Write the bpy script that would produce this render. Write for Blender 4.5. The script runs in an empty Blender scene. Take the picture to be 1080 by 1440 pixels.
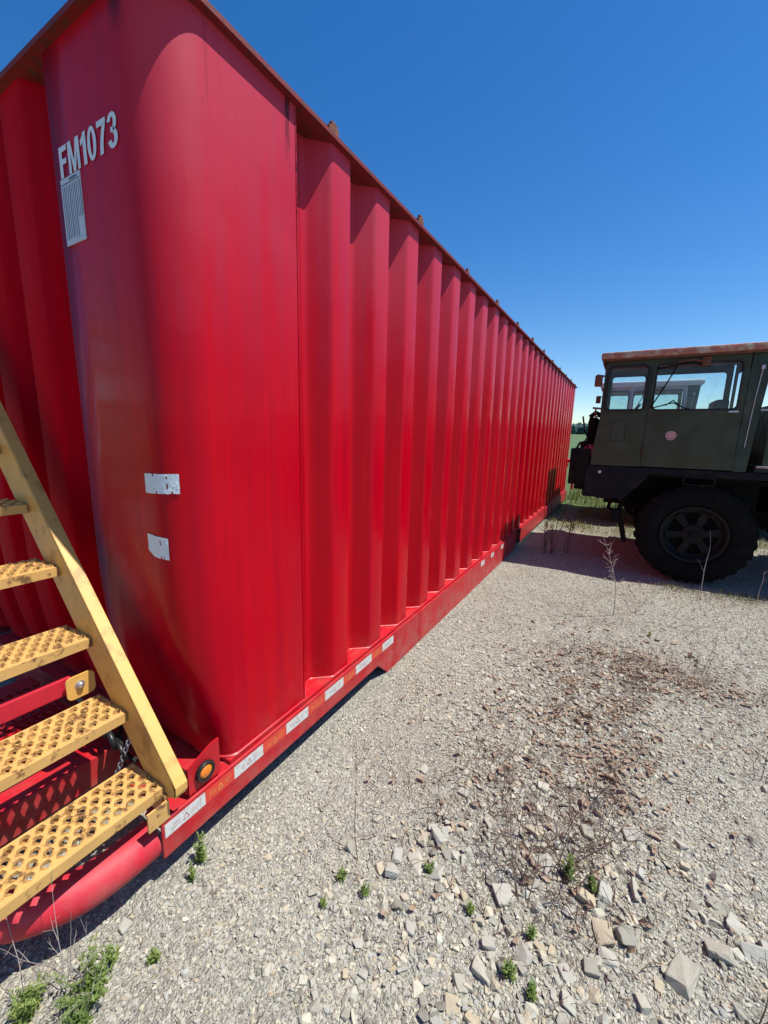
import bpy, bmesh, math, random
import numpy as np
from mathutils import Vector, Matrix, noise as mnoise
PI=math.pi
random.seed(7); rng=np.random.default_rng(11)
S=bpy.context.scene
COL=S.collection

# ------------------------------------------------------------------ camera
def cam_axes(yaw,pitch,roll):
    cy,sy=math.cos(yaw),math.sin(yaw); cp,sp=math.cos(pitch),math.sin(pitch)
    f=Vector((-sy*cp,cy*cp,-sp)); r=Vector((cy,sy,0)); u=r.cross(f)
    cr,sr=math.cos(roll),math.sin(roll)
    return cr*r+sr*u, -sr*r+cr*u, f
r_,u_,f_=cam_axes(0.52777,0.187855,0.0228033)
cd=bpy.data.cameras.new('camera'); cam=bpy.data.objects.new('camera',cd); COL.objects.link(cam)
cd.sensor_fit='VERTICAL'; cd.sensor_height=24.0; cd.lens=573.95/1440*24.0
cd.clip_start=0.02; cd.clip_end=5000
M4=Matrix((( r_.x,u_.x,-f_.x,0),( r_.y,u_.y,-f_.y,0),( r_.z,u_.z,-f_.z,1.65),(0,0,0,1)))
cam.matrix_world=M4
S.camera=cam
# ------------------------------------------------------------------ light
SUN=Vector((0.43,0.13,1.0)).normalized()
elev=math.asin(SUN.z); az=math.atan2(SUN.x,SUN.y)
W=bpy.data.worlds.new('World'); S.world=W; W.use_nodes=True
nt=W.node_tree; nt.nodes.clear()
sky=nt.nodes.new('ShaderNodeTexSky'); sky.sky_type='NISHITA'; sky.sun_disc=False
sky.sun_elevation=elev; sky.sun_rotation=az; sky.altitude=100; sky.air_density=1.0; sky.dust_density=0.25; sky.ozone_density=3.0
hs=nt.nodes.new('ShaderNodeHueSaturation'); hs.inputs['Saturation'].default_value=1.36; hs.inputs['Hue'].default_value=.505
bg=nt.nodes.new('ShaderNodeBackground'); bg.inputs['Strength'].default_value=0.116
wo=nt.nodes.new('ShaderNodeOutputWorld')
nt.links.new(sky.outputs[0],hs.inputs['Color']); nt.links.new(hs.outputs[0],bg.inputs[0]); nt.links.new(bg.outputs[0],wo.inputs[0])
sd=bpy.data.lights.new('sun','SUN'); sd.energy=5.0; sd.angle=math.radians(0.53); sd.color=(1.0,0.965,0.91)
so=bpy.data.objects.new('sun',sd); COL.objects.link(so)
so.rotation_euler=SUN.to_track_quat('Z','Y').to_euler()
S.view_settings.view_transform='Standard'; S.view_settings.look='None'
S.view_settings.exposure=0.42; S.view_settings.gamma=1.0; S.view_settings.use_curve_mapping=False
S.render.engine='CYCLES'

# ------------------------------------------------------------------ material helper
class NT:
    def __init__(s,name):
        s.m=bpy.data.materials.new(name); s.m.use_nodes=True; s.t=s.m.node_tree; s.N=s.t.nodes
        s.b=s.N['Principled BSDF']; s.out=s.N['Material Output']
    def n(s,typ,**k):
        x=s.N.new(typ)
        for a,v in k.items(): setattr(x,a,v)
        return x
    def l(s,a,b): s.t.links.new(a,b)
    def coord(s,kind='Object'):
        if not hasattr(s,'_tc'): s._tc=s.n('ShaderNodeTexCoord')
        return s._tc.outputs[kind]
    def pos(s):
        if not hasattr(s,'_g'): s._g=s.n('ShaderNodeNewGeometry')
        return s._g.outputs['Position']
    def mapping(s,src,scale=(1,1,1),loc=(0,0,0)):
        m=s.n('ShaderNodeMapping'); m.inputs['Scale'].default_value=scale; m.inputs['Location'].default_value=loc
        s.l(src,m.inputs[0]); return m.outputs[0]
    def noise(s,src,scale,detail=4,rough=.55,out='Fac'):
        x=s.n('ShaderNodeTexNoise'); x.inputs['Scale'].default_value=scale; x.inputs['Detail'].default_value=detail; x.inputs['Roughness'].default_value=rough
        s.l(src,x.inputs['Vector']); return x.outputs[out]
    def vor(s,src,scale,feature='F1',out='Distance',rand=1):
        x=s.n('ShaderNodeTexVoronoi',feature=feature); x.inputs['Scale'].default_value=scale; x.inputs['Randomness'].default_value=rand
        s.l(src,x.inputs['Vector']); return x.outputs[out]
    def ramp(s,src,pts):
        x=s.n('ShaderNodeValToRGB'); e=x.color_ramp.elements
        while len(e)<len(pts): e.new(.5)
        for i,(p,c) in enumerate(pts):
            e[i].position=p; e[i].color=(c if len(c)==4 else (*c,1)) if hasattr(c,'__len__') else (c,c,c,1)
        s.l(src,x.inputs[0]); return x.outputs[0]
    def mr(s,src,a,b,c=0,d=1,smooth=True):
        x=s.n('ShaderNodeMapRange'); x.interpolation_type='SMOOTHSTEP' if smooth else 'LINEAR'
        for i,v in enumerate((a,b,c,d)): x.inputs[i+1].default_value=v
        s.l(src,x.inputs[0]); return x.outputs[0]
    def mix(s,f,a,b,blend='MIX'):
        x=s.n('ShaderNodeMix',data_type='RGBA',blend_type=blend)
        for sock,v in ((x.inputs[0],f),(x.inputs[6],a),(x.inputs[7],b)):
            if hasattr(v,'is_linked') : s.l(v,sock)
            else: sock.default_value=v if not hasattr(v,'__len__') else ((*v,1) if len(v)==3 else v)
        return x.outputs[2]
    def math(s,op,a,b=0,clamp=False):
        x=s.n('ShaderNodeMath',operation=op); x.use_clamp=clamp
        for sock,v in ((x.inputs[0],a),(x.inputs[1],b)):
            if hasattr(v,'is_linked'): s.l(v,sock)
            else: sock.default_value=v
        return x.outputs[0]
    def sep(s,src):
        x=s.n('ShaderNodeSeparateXYZ'); s.l(src,x.inputs[0]); return x.outputs
    def bump(s,h,strength=.3,dist=.01,normal=None):
        x=s.n('ShaderNodeBump'); x.inputs['Strength'].default_value=strength; x.inputs['Distance'].default_value=dist
        s.l(h,x.inputs['Height'])
        if normal is not None: s.l(normal,x.inputs['Normal'])
        return x.outputs[0]
    def set(s,**k):
        for a,v in k.items():
            sock=s.b.inputs[a.replace('_',' ')]
            if hasattr(v,'is_linked'): s.l(v,sock)
            else: sock.default_value=v if not hasattr(v,'__len__') else ((*v,1) if len(v)==3 else v)
        return s.m
def simple(name,col,rough=.6,metal=0,nscale=12,namt=.25,bump=.1,bd=.003,coat=0,dirt=None,dscale=5,dth=(.55,.7),spec=.5):
    t=NT(name); p=t.pos()
    f=t.noise(p,nscale,5)
    c=t.mix(f,[x*(1-namt) for x in col],[min(1,x*(1+namt)) for x in col])
    if dirt is not None: c=t.mix(t.mr(t.noise(p,dscale,6,.65),*dth),c,dirt)
    return t.set(Base_Color=c,Roughness=rough,Metallic=metal,Coat_Weight=coat,Specular_IOR_Level=spec,Normal=t.bump(t.noise(p,nscale*6,4),bump,bd))

def red_paint(name,pink_top=True,rough=.30,coat=.35):
    t=NT(name); p=t.pos(); s=t.sep(p)
    big=t.noise(p,1.3,4)
    streak=t.noise(t.mapping(p,(9,9,.35)),2.2,5,.6)
    fine=t.noise(p,40,4)
    base=t.mix(t.mr(streak,.3,.75),(.52,.0004,.009),(.40,.0006,.012))
    # paler pink towards the top of the walls, weak on the end wall
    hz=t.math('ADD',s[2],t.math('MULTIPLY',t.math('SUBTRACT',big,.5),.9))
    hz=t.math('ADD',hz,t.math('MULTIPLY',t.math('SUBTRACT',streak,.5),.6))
    f=t.mr(hz,1.85,3.0,0,.66 if pink_top else 0)
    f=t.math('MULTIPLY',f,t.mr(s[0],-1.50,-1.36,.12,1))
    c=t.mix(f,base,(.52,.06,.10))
    # dust low down and in specks
    oi=t.n('ShaderNodeObjectInfo')
    c=t.mix(t.math('MULTIPLY',oi.outputs['Random'],.30),c,t.mix(1.0,c,(.72,.8,.85),'MULTIPLY'))
    scr=t.mr(t.noise(t.mapping(p,(30,3.0,30)),3.0,3,.8),.735,.755,0,.6)
    c=t.mix(scr,c,(.60,.22,.20))
    run=t.math('MULTIPLY',t.mr(t.noise(t.mapping(p,(22,22,.5)),1.6,4,.7),.62,.74,0,.35),t.mr(s[2],1.4,2.9))
    c=t.mix(run,c,(.10,.012,.012))
    d=t.math('MULTIPLY',t.mr(s[2],.45,.0,0,.55),t.mr(t.noise(p,7,6,.7),.35,.7))
    c=t.mix(d,c,(.33,.16,.12))
    sp=t.mr(t.noise(t.mapping(p,(1,1,.25)),60,3,.7),.70,.76,0,.55)
    c=t.mix(sp,c,(.22,.02,.02))
    r=t.math('ADD',t.math('MULTIPLY',f,.3),t.mr(big,.3,.7,rough-.06,rough+.1))
    h=t.math('ADD',t.math('MULTIPLY',t.noise(t.mapping(p,(1,1,.5)),5,2,.4),1.0),t.math('MULTIPLY',fine,.01))
    b=t.bump(h,.30,.02)
    return t,c,r,b
def wall_paint():
    t,c,r,b=red_paint('red_tank_paint')
    p=t.pos(); s=t.sep(p)
    wob=t.math('MULTIPLY',t.math('SUBTRACT',t.noise(t.mapping(p,(1,1,1)),9,3),.5),.03)
    # black oily run at the top of the corner panel
    y=t.math('ADD',s[1],wob)
    a=t.math('MULTIPLY',t.mr(y,1.395,1.405),t.mr(y,1.43,1.42))
    a=t.math('MULTIPLY',a,t.mr(s[2],2.66,2.95,0,1.0))
    a=t.math('MULTIPLY',a,t.mr(s[0],-1.32,-1.31))
    c=t.mix(t.math('MULTIPLY',a,t.mr(t.noise(t.mapping(p,(1,6,.6)),30,4),.3,.55)),c,(.02,.006,.006))
    # rust dots along the weld edge
    e=t.math('MULTIPLY',t.mr(s[1],1.452,1.458),t.mr(s[1],1.475,1.468))
    e=t.math('MULTIPLY',e,t.mr(t.noise(t.mapping(p,(1,1,1)),70,2),.52,.58))
    e=t.math('MULTIPLY',e,t.mr(s[2],2.35,2.6))
    c=t.mix(e,c,(.03,.008,.006))
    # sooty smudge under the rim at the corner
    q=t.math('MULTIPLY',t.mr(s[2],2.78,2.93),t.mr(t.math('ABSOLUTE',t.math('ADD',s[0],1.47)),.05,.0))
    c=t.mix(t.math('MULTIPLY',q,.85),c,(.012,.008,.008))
    # pale scuffs low on the corner
    sc=t.mr(t.noise(t.mapping(p,(14,14,1.1)),3.2,4,.7),.69,.74,0,.5)
    sc=t.math('MULTIPLY',sc,t.mr(s[2],1.6,1.2)); sc=t.math('MULTIPLY',sc,t.mr(s[2],.75,.95))
    sc=t.math('MULTIPLY',sc,t.mr(s[1],1.15,1.0))
    c=t.mix(sc,c,(.55,.25,.22))
    endw=t.mr(s[0],-1.99,-1.90)   # gloss cut on the end wall to keep pale reflections off it
    r=t.math('ADD',r,t.mr(s[0],-1.99,-1.90,.35,0),True)
    return t.set(Base_Color=c,Roughness=r,Normal=b,Coat_Weight=t.math('MULTIPLY',endw,.07),Coat_Roughness=.12,Specular_IOR_Level=t.mr(s[0],-1.99,-1.90,.03,.12))
M={}
M['wall']=wall_paint()
t,c,r,b=red_paint('red_frame_paint',False,.48); M['red']=t.set(Base_Color=c,Roughness=r,Normal=b,Coat_Weight=.06,Coat_Roughness=.25)
def rim_mat():
    t,c,r,b=red_paint('rim_paint',False,.5)
    p=t.pos()
    f=t.mr(t.noise(p,22,6,.7),.46,.66)
    c=t.mix(f,t.mix(.8,c,(.11,.007,.007)),(.075,.020,.013))
    return t.set(Base_Color=c,Roughness=.7,Normal=t.bump(t.noise(p,90,4),.4,.004))
M['rim']=rim_mat()
t,c,r,b=red_paint('sun_faded_red_paint',False,.55); M['redfaded']=t.set(Base_Color=t.mix(.15,c,(.62,.07,.12)),Roughness=.6,Normal=b)
M['rust']=simple('rust',(.17,.06,.03),.9,0,25,.6,.6,.006)
M['yellow']=simple('yellow_paint',(.64,.36,.085),.5,0,6,.10,.25,.002,.1,(.42,.22,.06),9,(.52,.68))
M['tread']=simple('worn_yellow_tread',(.57,.33,.10),.6,0,10,.18,.3,.002,0,(.17,.08,.03),22,(.54,.66))
M['silver']=simple('galvanized',(.5,.5,.5),.4,.8,30,.2)
M['rubber']=simple('tyre_rubber',(.007,.0065,.0065),.95,0,8,.3,.4,.004,0,(.014,.012,.011),6,(.5,.75),.12)
M['black']=simple('black_steel',(.007,.0065,.0065),.7,0,10,.4,.3,.003,0,(.015,.010,.007),8,(.5,.7),.12)
M['hose']=simple('black_hose',(.012,.012,.012),.4)
def olive(name,c1,c2,rust):
    t=NT(name); p=t.pos()
    c=t.mix(t.noise(t.mapping(p,(1,1,.4)),3,5,.6),c1,c2)
    c=t.mix(t.mr(t.noise(p,2.2,6,.7),.55,.68,0,.7),c,rust)
    c=t.mix(t.mr(t.noise(p,30,5,.7),.66,.74),c,(.12,.05,.025))
    return t.set(Base_Color=c,Roughness=t.mr(t.noise(p,5,4),.3,.7,.45,.75),Normal=t.bump(t.noise(p,4,3),.15,.02))
M['olive']=olive('olive_drab_paint',(.022,.032,.011),(.044,.046,.018),(.055,.042,.02))
M['greendark']=olive('dark_green_paint',(.012,.03,.015),(.03,.04,.02),(.08,.07,.05))
M['cabroof']=simple('rusty_roof_paint',(.42,.15,.10),.85,0,9,.5,.5,.006,0,(.50,.38,.26),14,(.46,.62))
M['paleroof']=olive('bleached_roof_paint',(.85,.82,.76),(.78,.72,.64),(.5,.36,.28))
M['palecab']=olive('pale_cab_paint',(.60,.55,.55),(.50,.44,.46),(.34,.12,.10))
M['frame']=simple('chassis_paint',(.014,.014,.017),.8,0,9,.4,.3,.003,0,(.035,.028,.024),6,(.5,.7),.1)
M['liner']=simple('cab_lining',(.10,.085,.09),.8)
M['seat']=simple('seat_vinyl',(.03,.03,.03),.5)
M['gasket']=simple('window_gasket',(.012,.012,.012),.6)
def glass(name,tint=(.86,.94,.94)):
    t=NT(name)
    tr=t.n('ShaderNodeBsdfTransparent'); tr.inputs[0].default_value=(*tint,1)
    gl=t.n('ShaderNodeBsdfGlossy'); gl.inputs['Roughness'].default_value=.06
    df=t.n('ShaderNodeBsdfDiffuse'); df.inputs[0].default_value=(.5,.48,.45,1)
    m1=t.n('ShaderNodeMixShader'); m2=t.n('ShaderNodeMixShader')
    fr=t.n('ShaderNodeFresnel'); fr.inputs[0].default_value=1.45
    t.l(t.mr(t.noise(t.pos(),9,5,.7),  .4,.75,.03,.14),m1.inputs[0]); t.l(tr.outputs[0],m1.inputs[1]); t.l(df.outputs[0],m1.inputs[2])
    t.l(fr.outputs[0],m2.inputs[0]); t.l(m1.outputs[0],m2.inputs[1]); t.l(gl.outputs[0],m2.inputs[2])
    t.l(m2.outputs[0],t.out.inputs[0]); return t.m
M['glass']=glass('dusty_glass')
def lamp_amber():
    t=NT('amber_lens'); p=t.pos()
    return t.set(Base_Color=(.75,.20,.01),Roughness=.25,Coat_Weight=.6,Normal=t.bump(t.vor(p,160),.5,.003))
M['amber']=lamp_amber()
M['redlens']=simple('red_lens',(.55,.02,.03),.3,0,20,.2)
def tape(name,col,dirt):
    t=NT(name); p=t.pos()
    c=t.mix(t.mr(t.noise(p,60,5,.7),.45,.72),col,dirt)
    hex_=t.mr(t.vor(p,260,'DISTANCE_TO_EDGE'),.0,.12,.82,1)
    c=t.mix(1.0,c,hex_,'MULTIPLY')
    return t.set(Base_Color=c,Roughness=.35,Coat_Weight=.4)
M['tapew']=tape('white_reflective_tape',(.66,.66,.62),(.40,.38,.34))
M['taper']=tape('red_reflective_tape',(.72,.045,.02),(.42,.05,.03))
M['white']=simple('white_vinyl',(.66,.68,.72),.5,0,30,.08)
M['ink']=simple('faded_ink',(.12,.14,.19),.7,0,60,.5)
M['inkred']=simple('faded_red_ink',(.45,.12,.10),.7,0,60,.3)
def foil():
    t=NT('torn_silver_sticker'); p=t.pos()
    c=t.mix(t.mr(t.noise(p,90,6,.75),.54,.72),(.66,.72,.76),(.34,.28,.30))
    return t.set(Base_Color=c,Roughness=.5,Metallic=.15,Normal=t.bump(t.noise(p,60,5),.6,.003))
M['foil']=foil()
# ground
def gravel_base():
    t=NT('crushed_limestone_ground'); p=t.pos()
    v=t.n('ShaderNodeTexVoronoi'); v.inputs['Scale'].default_value=85; t.l(p,v.inputs['Vector'])
    v2=t.n('ShaderNodeTexVoronoi'); v2.inputs['Scale'].default_value=190; t.l(p,v2.inputs['Vector'])
    cs=t.sep(v.outputs['Color'])
    c=t.ramp(cs[0],[(0,(.29,.28,.26)),(.4,(.40,.385,.35)),(.75,(.48,.465,.42)),(1,(.62,.60,.55))])
    c=t.mix(t.mr(t.noise(p,1.6,5,.6),.35,.7),c,t.mix(1.0,c,(.86,.82,.78),'MULTIPLY'))
    c=t.mix(t.mr(t.noise(p,400,3),.3,.7,0,.35),c,(.2,.185,.16))
    s=t.sep(p)
    # grass and weeds creeping in beyond the trucks
    far=t.mr(t.math('ADD',s[1],t.math('MULTIPLY',t.noise(p,.8,5,.6),5)),9.5,13)
    grass=t.mix(t.noise(p,30,5,.7),(.045,.10,.018),(.13,.17,.05))
    c=t.mix(far,c,grass)
    c=t.mix(1.0,c,(.99,.99,.89),'MULTIPLY')
    h=t.math('ADD',t.math('MULTIPLY',v.outputs['Distance'],-1),t.math('MULTIPLY',v2.outputs['Distance'],-.5))
    h=t.math('ADD',h,t.math('MULTIPLY',cs[1],.6))
    return t.set(Base_Color=c,Roughness=.92,Normal=t.bump(h,1.0,.012))
M['ground']=gravel_base()
def stone_mat(name='limestone_chip',lo=.22,hi=.56):
    t=NT(name); oi=t.n('ShaderNodeObjectInfo'); p=t.pos()
    c=t.ramp(oi.outputs['Random'],[(0,(lo,lo*.95,lo*.86)),(.3,((lo+hi)*.5,(lo+hi)*.47,(lo+hi)*.42)),(.55,(.37,.365,.355)),(.8,(.46,.43,.37)),(.9,(.40,.33,.24)),(1,(hi,hi*.97,hi*.88))])
    c=t.mix(t.mr(t.noise(p,60,6,.7),.35,.7,0,.5),c,t.mix(1.0,c,(.72,.70,.66),'MULTIPLY'))
    c=t.mix(1.0,c,(.99,.985,.87),'MULTIPLY')
    return t.set(Base_Color=c,Roughness=.9,Normal=t.bump(t.noise(p,140,5,.7),.5,.004))
M['chip']=stone_mat('limestone_chip',.17,.58)
M['stone']=stone_mat('limestone_rock',.26,.46)
def leafmat(name,c1,c2,tr=.0,rough=.6):
    t=NT(name); oi=t.n('ShaderNodeObjectInfo'); p=t.pos()
    c=t.mix(oi.outputs['Random'],c1,c2)
    c=t.mix(t.mr(t.noise(p,50,5),.3,.7,0,.4),c,[x*.5 for x in c1])
    m=t.set(Base_Color=c,Roughness=rough)
    if tr:
        td=t.n('ShaderNodeBsdfTranslucent'); t.l(c,td.inputs[0]); mx=t.n('ShaderNodeMixShader'); mx.inputs[0].default_value=tr
        t.l(t.b.outputs[0],mx.inputs[1]); t.l(td.outputs[0],mx.inputs[2]); t.l(mx.outputs[0],t.out.inputs[0])
    return m
M['leafdry']=leafmat('dry_leaf',(.38,.28,.19),(.30,.21,.14),.12)
M['litter']=leafmat('dry_litter',(.24,.13,.085),(.15,.085,.06),.1,.9)
M['stem']=leafmat('dead_stem',(.19,.12,.085),(.15,.10,.075),0,.8)
M['palestem']=leafmat('pale_dead_stem',(.42,.36,.31),(.36,.3,.26),0,.8)
M['green']=leafmat('weed_leaf',(.25,.33,.08),(.15,.24,.05),.35)
M['grass']=leafmat('grass_blade',(.16,.24,.05),(.24,.25,.09),.35)
M['drygrass']=leafmat('straw',(.42,.34,.2),(.3,.24,.14),.2)
def field():
    t=NT('crop_field'); p=t.pos()
    c=t.mix(t.noise(t.mapping(p,(.02,.08,1)),1,5,.6),(.045,.095,.022),(.085,.13,.035))
    return t.set(Base_Color=c,Roughness=.9)
M['field']=field()
M['forest']=simple('far_foliage',(.035,.075,.065),.95,0,.15,.4,0)

# ------------------------------------------------------------------ mesh helpers
def mk(name,verts,faces,mat,parent=None,smooth=False,angle=None):
    me=bpy.data.meshes.new(name); me.from_pydata([tuple(v) for v in verts],[],faces); me.update()
    if mat: me.materials.append(mat)
    if smooth:
        for p in me.polygons: p.use_smooth=True
        if angle is not None: me.set_sharp_from_angle(angle=math.radians(angle))
    o=bpy.data.objects.new(name,me); COL.objects.link(o)
    if parent: o.parent=parent
    return o
class MB:
    def __init__(s): s.v=[];s.f=[]
    def add(s,v,f):
        o=len(s.v); s.v+= [tuple(x) for x in v]; s.f+=[tuple(i+o for i in q) for q in f]; return s
    def box(s,x0,x1,y0,y1,z0,z1,bev=0):
        if bev<=0:
            v=[(x,y,z) for x in (x0,x1) for y in (y0,y1) for z in (z0,z1)]
            return s.add(v,[(0,1,3,2),(4,6,7,5),(0,4,5,1),(2,3,7,6),(0,2,6,4),(1,5,7,3)])
        bm=bmesh.new(); bmesh.ops.create_cube(bm,size=1)
        for w in bm.verts: w.co=Vector(((x0+x1)/2+w.co.x*(x1-x0),(y0+y1)/2+w.co.y*(y1-y0),(z0+z1)/2+w.co.z*(z1-z0)))
        bmesh.ops.bevel(bm,geom=bm.edges[:],offset=bev,segments=2,affect='EDGES',profile=.6)
        return s.bm(bm)
    def bm(s,bm):
        bm.verts.index_update(); s.add([w.co[:] for w in bm.verts],[[w.index for w in f.verts] for f in bm.faces]); bm.free(); return s
    def tube(s,pts,r,n=8,cap=True):
        pts=[Vector(p) for p in pts]; k=len(pts); rs=r if hasattr(r,'__len__') else [r]*k
        T=[(pts[min(i+1,k-1)]-pts[max(i-1,0)]).normalized() for i in range(k)]
        ref=Vector((0,0,1)) if abs(T[0].z)<.9 else Vector((1,0,0))
        N=(ref-T[0]*ref.dot(T[0])).normalized(); v=[];f=[]
        for i in range(k):
            N=(N-T[i]*N.dot(T[i])).normalized(); B=T[i].cross(N)
            for j in range(n):
                a=2*PI*j/n; v.append(pts[i]+(N*math.cos(a)+B*math.sin(a))*rs[i])
        for i in range(k-1):
            for j in range(n):
                j2=(j+1)%n; f.append((i*n+j,i*n+j2,(i+1)*n+j2,(i+1)*n+j))
        if cap: f.append(tuple(range(n-1,-1,-1))); f.append(tuple((k-1)*n+j for j in range(n)))
        return s.add(v,f)
    def prism(s,poly,fn,d0,d1):
        """extrude 2-D polygon; fn(u,v,d)->xyz"""
        n=len(poly); v=[fn(u,w,d0) for u,w in poly]+[fn(u,w,d1) for u,w in poly]
        f=[tuple(range(n-1,-1,-1)),tuple(range(n,2*n))]+[(i,(i+1)%n,n+(i+1)%n,n+i) for i in range(n)]
        return s.add(v,f)
    def lathe(s,prof,c,axis='y',n=40,closed=False):
        v=[];f=[]
        for (r,h) in prof:
            for j in range(n):
                a=2*PI*j/n; p=(r*math.cos(a),r*math.sin(a))
                v.append((c[0]+p[0],c[1]+h,c[2]+p[1]) if axis=='y' else (c[0]+h,c[1]+p[0],c[2]+p[1]) if axis=='x' else (c[0]+p[0],c[1]+p[1],c[2]+h))
        m=len(prof)
        for i in range(m-1+(1 if closed else 0)):
            for j in range(n):
                a=i*n+j;b=i*n+(j+1)%n;i2=(i+1)%m
                f.append((a,b,i2*n+(j+1)%n,i2*n+j))
        return s.add(v,f)
    def build(s,name,mat,parent=None,smooth=False,angle=None,recalc=True):
        o=mk(name,s.v,s.f,mat,parent,False)
        if recalc:
            bm=bmesh.new(); bm.from_mesh(o.data); bmesh.ops.recalc_face_normals(bm,faces=bm.faces[:]); bm.to_mesh(o.data); bm.free()
        if smooth:
            for p in o.data.polygons: p.use_smooth=True
            o.data.set_sharp_from_angle(angle=math.radians(angle or 40))
        return o
def thing(name,label,cat,loc=(0,0,0),group=None):
    o=bpy.data.objects.new(name,None); COL.objects.link(o); o.location=loc; o.empty_display_size=.2
    return tag(o,label,cat,group)
def tag(o,label=None,cat=None,group=None,kind=None):
    for k,v in (('label',label),('category',cat),('group',group),('kind',kind)):
        if v: o[k]=v
    return o
def rrect(x0,x1,z0,z1,r,n=5):
    P=[]
    for cx,cz,a0 in ((x1-r,z1-r,0),(x0+r,z1-r,90),(x0+r,z0+r,180),(x1-r,z0+r,270)):
        for i in range(n+1):
            a=math.radians(a0+90*i/n); P.append((cx+r*math.cos(a),cz+r*math.sin(a)))
    return P

# ------------------------------------------------------------------ ground
def gz(x,y):
    return 0.010*math.sin(1.7*x+.6*y)+0.007*math.sin(3.1*y-1.1*x+1)+0.016*mnoise.noise(Vector((x*1.6,y*1.6,3)))+.006*mnoise.noise(Vector((x*6,y*6,8)))
def gzz(x,y):
    # flatten under the skid
    w=max(0,min(1,(x+1.25)/.35)); 
    if y<.6: w=1
    return gz(x,y)*w-(1-w)*.0
def grid_axis(segs):
    out=[]
    for a,b,n in segs: out+=list(np.linspace(a,b,n,endpoint=False))
    out.append(segs[-1][1]); return out
xs=grid_axis([(-14,-2,16),(-2,3,110),(3,8,30),(8,26,16)]); ys=grid_axis([(-12,-.5,12),(-.5,7,150),(7,16,30),(16,24,6)])
v=[(x,y,gzz(x,y)) for y in ys for x in xs]; nx=len(xs)
f=[(j*nx+i,j*nx+i+1,(j+1)*nx+i+1,(j+1)*nx+i) for j in range(len(ys)-1) for i in range(nx-1)]
ground=mk('gravel_ground',v,f,M['ground'],smooth=True); tag(ground,kind='structure')
# field, rising to the tree line
def fz(x,y):
    d=math.hypot(x,y); t=max(0,min(1,(d-40)/330)); return -.06+5.2*t*t*(3-2*t)+(max(0,d-370)*.004)
R=[0,12,25,45,80,120,170,230,300,370,480,700,1200,2600]; n=72
v=[(0,0,-.06)]; f=[]
for i,rr in enumerate(R[1:]):
    for j in range(n):
        a=2*PI*j/n; x,y=rr*math.cos(a),rr*math.sin(a); v.append((x,y,fz(x,y)))
for j in range(n): f.append((0,1+j,1+(j+1)%n))
for i in range(len(R)-2):
    for j in range(n): f.append((1+i*n+j,1+(i+1)*n+j,1+(i+1)*n+(j+1)%n,1+i*n+(j+1)%n))
tag(mk('field',v,f,M['field'],smooth=True),kind='structure')
# tree line around the field
mb=MB()
for k in range(1500):
    a=random.uniform(-.9,1.3)+PI/2 if k<900 else random.uniform(0,2*PI)
    d=random.uniform(395,470); x,y=d*math.cos(a),d*math.sin(a); z=fz(x,y); s=random.uniform(3.5,6.5); h=random.uniform(7.5,10.5)
    bm=bmesh.new(); bmesh.ops.create_icosphere(bm,subdivisions=1,radius=1)
    for w in bm.verts: w.co=Vector((x+w.co.x*s*random.uniform(.8,1.2),y+w.co.y*s,z+h*.45+w.co.z*h*.62*random.uniform(.85,1.15)))
    mb.bm(bm)
tag(mb.build('treeline',M['forest'],recalc=False),'dark far-off wood along the rise beyond the green field','wood',kind='stuff')

# ------------------------------------------------------------------ the red tank
ZT=2.94; ZB=.27
XF=-1.307; DP=.095
tank=thing('storage_tank','long crimson corrugated steel liquid storage tank on a skid, filling the left side','storage tank',(-2.5,6.4,0))
TL=Vector((-2.5,6.4,0))
def T(o): # parts are written in world coordinates
    if o.parent is tank: o.matrix_parent_inverse=Matrix.Translation(-TL)
    return o
def ss(t): t=max(0,min(1,t)); return t*t*(3-2*t)
def bend(t,w=.22):
    # straight flank with tight bends at both ends
    k=1/(1-w)
    if t<w: return k*t*t/(2*w)
    if t>1-w: return 1-k*(1-t)**2/(2*w)
    return k*(t-w/2)
def half_bulge(f2,run,rc,n=12):
    """(offset, depth) from bulge centre to the middle of the recess"""
    P=[(0,0),(f2,0)]
    for i in range(1,n+1):
        t=i/n; P.append((f2+run*t,DP*bend(t)))
    P.append((f2+run+rc,DP)); return P
HB=half_bulge(.062,.108,.0225)   # 0.1925 = half of the 0.385 pitch
prof=[(-a,d) for a,d in reversed(HB)][:-1]+HB
zs=[ZB,.6,1.2,1.8,2.4,ZT]
def bulge_mesh():
    v=[];f=[]; m=len(prof)
    for z in zs:
        for a,d in prof: v.append((-d,a,z))
    for k in range(len(zs)-1):
        for i in range(m-1): f.append((k*m+i,k*m+i+1,(k+1)*m+i+1,(k+1)*m+i))
    return v,f
v,f=bulge_mesh()
PITCH=.385; E0=1.47; NB=27
b0=None; YEND=E0+PITCH*NB+.12
for k in range(NB):
    yc=E0+PITCH*(k+1)-.062-.02
    if b0 is None:
        b0=mk('corrugation',v,f,M['wall'],None,True); o=b0
    else:
        o=b0.copy(); COL.objects.link(o)
    o.parent=tank; o.location=Vector((XF+random.uniform(-.002,.002),yc,0))-TL
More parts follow.
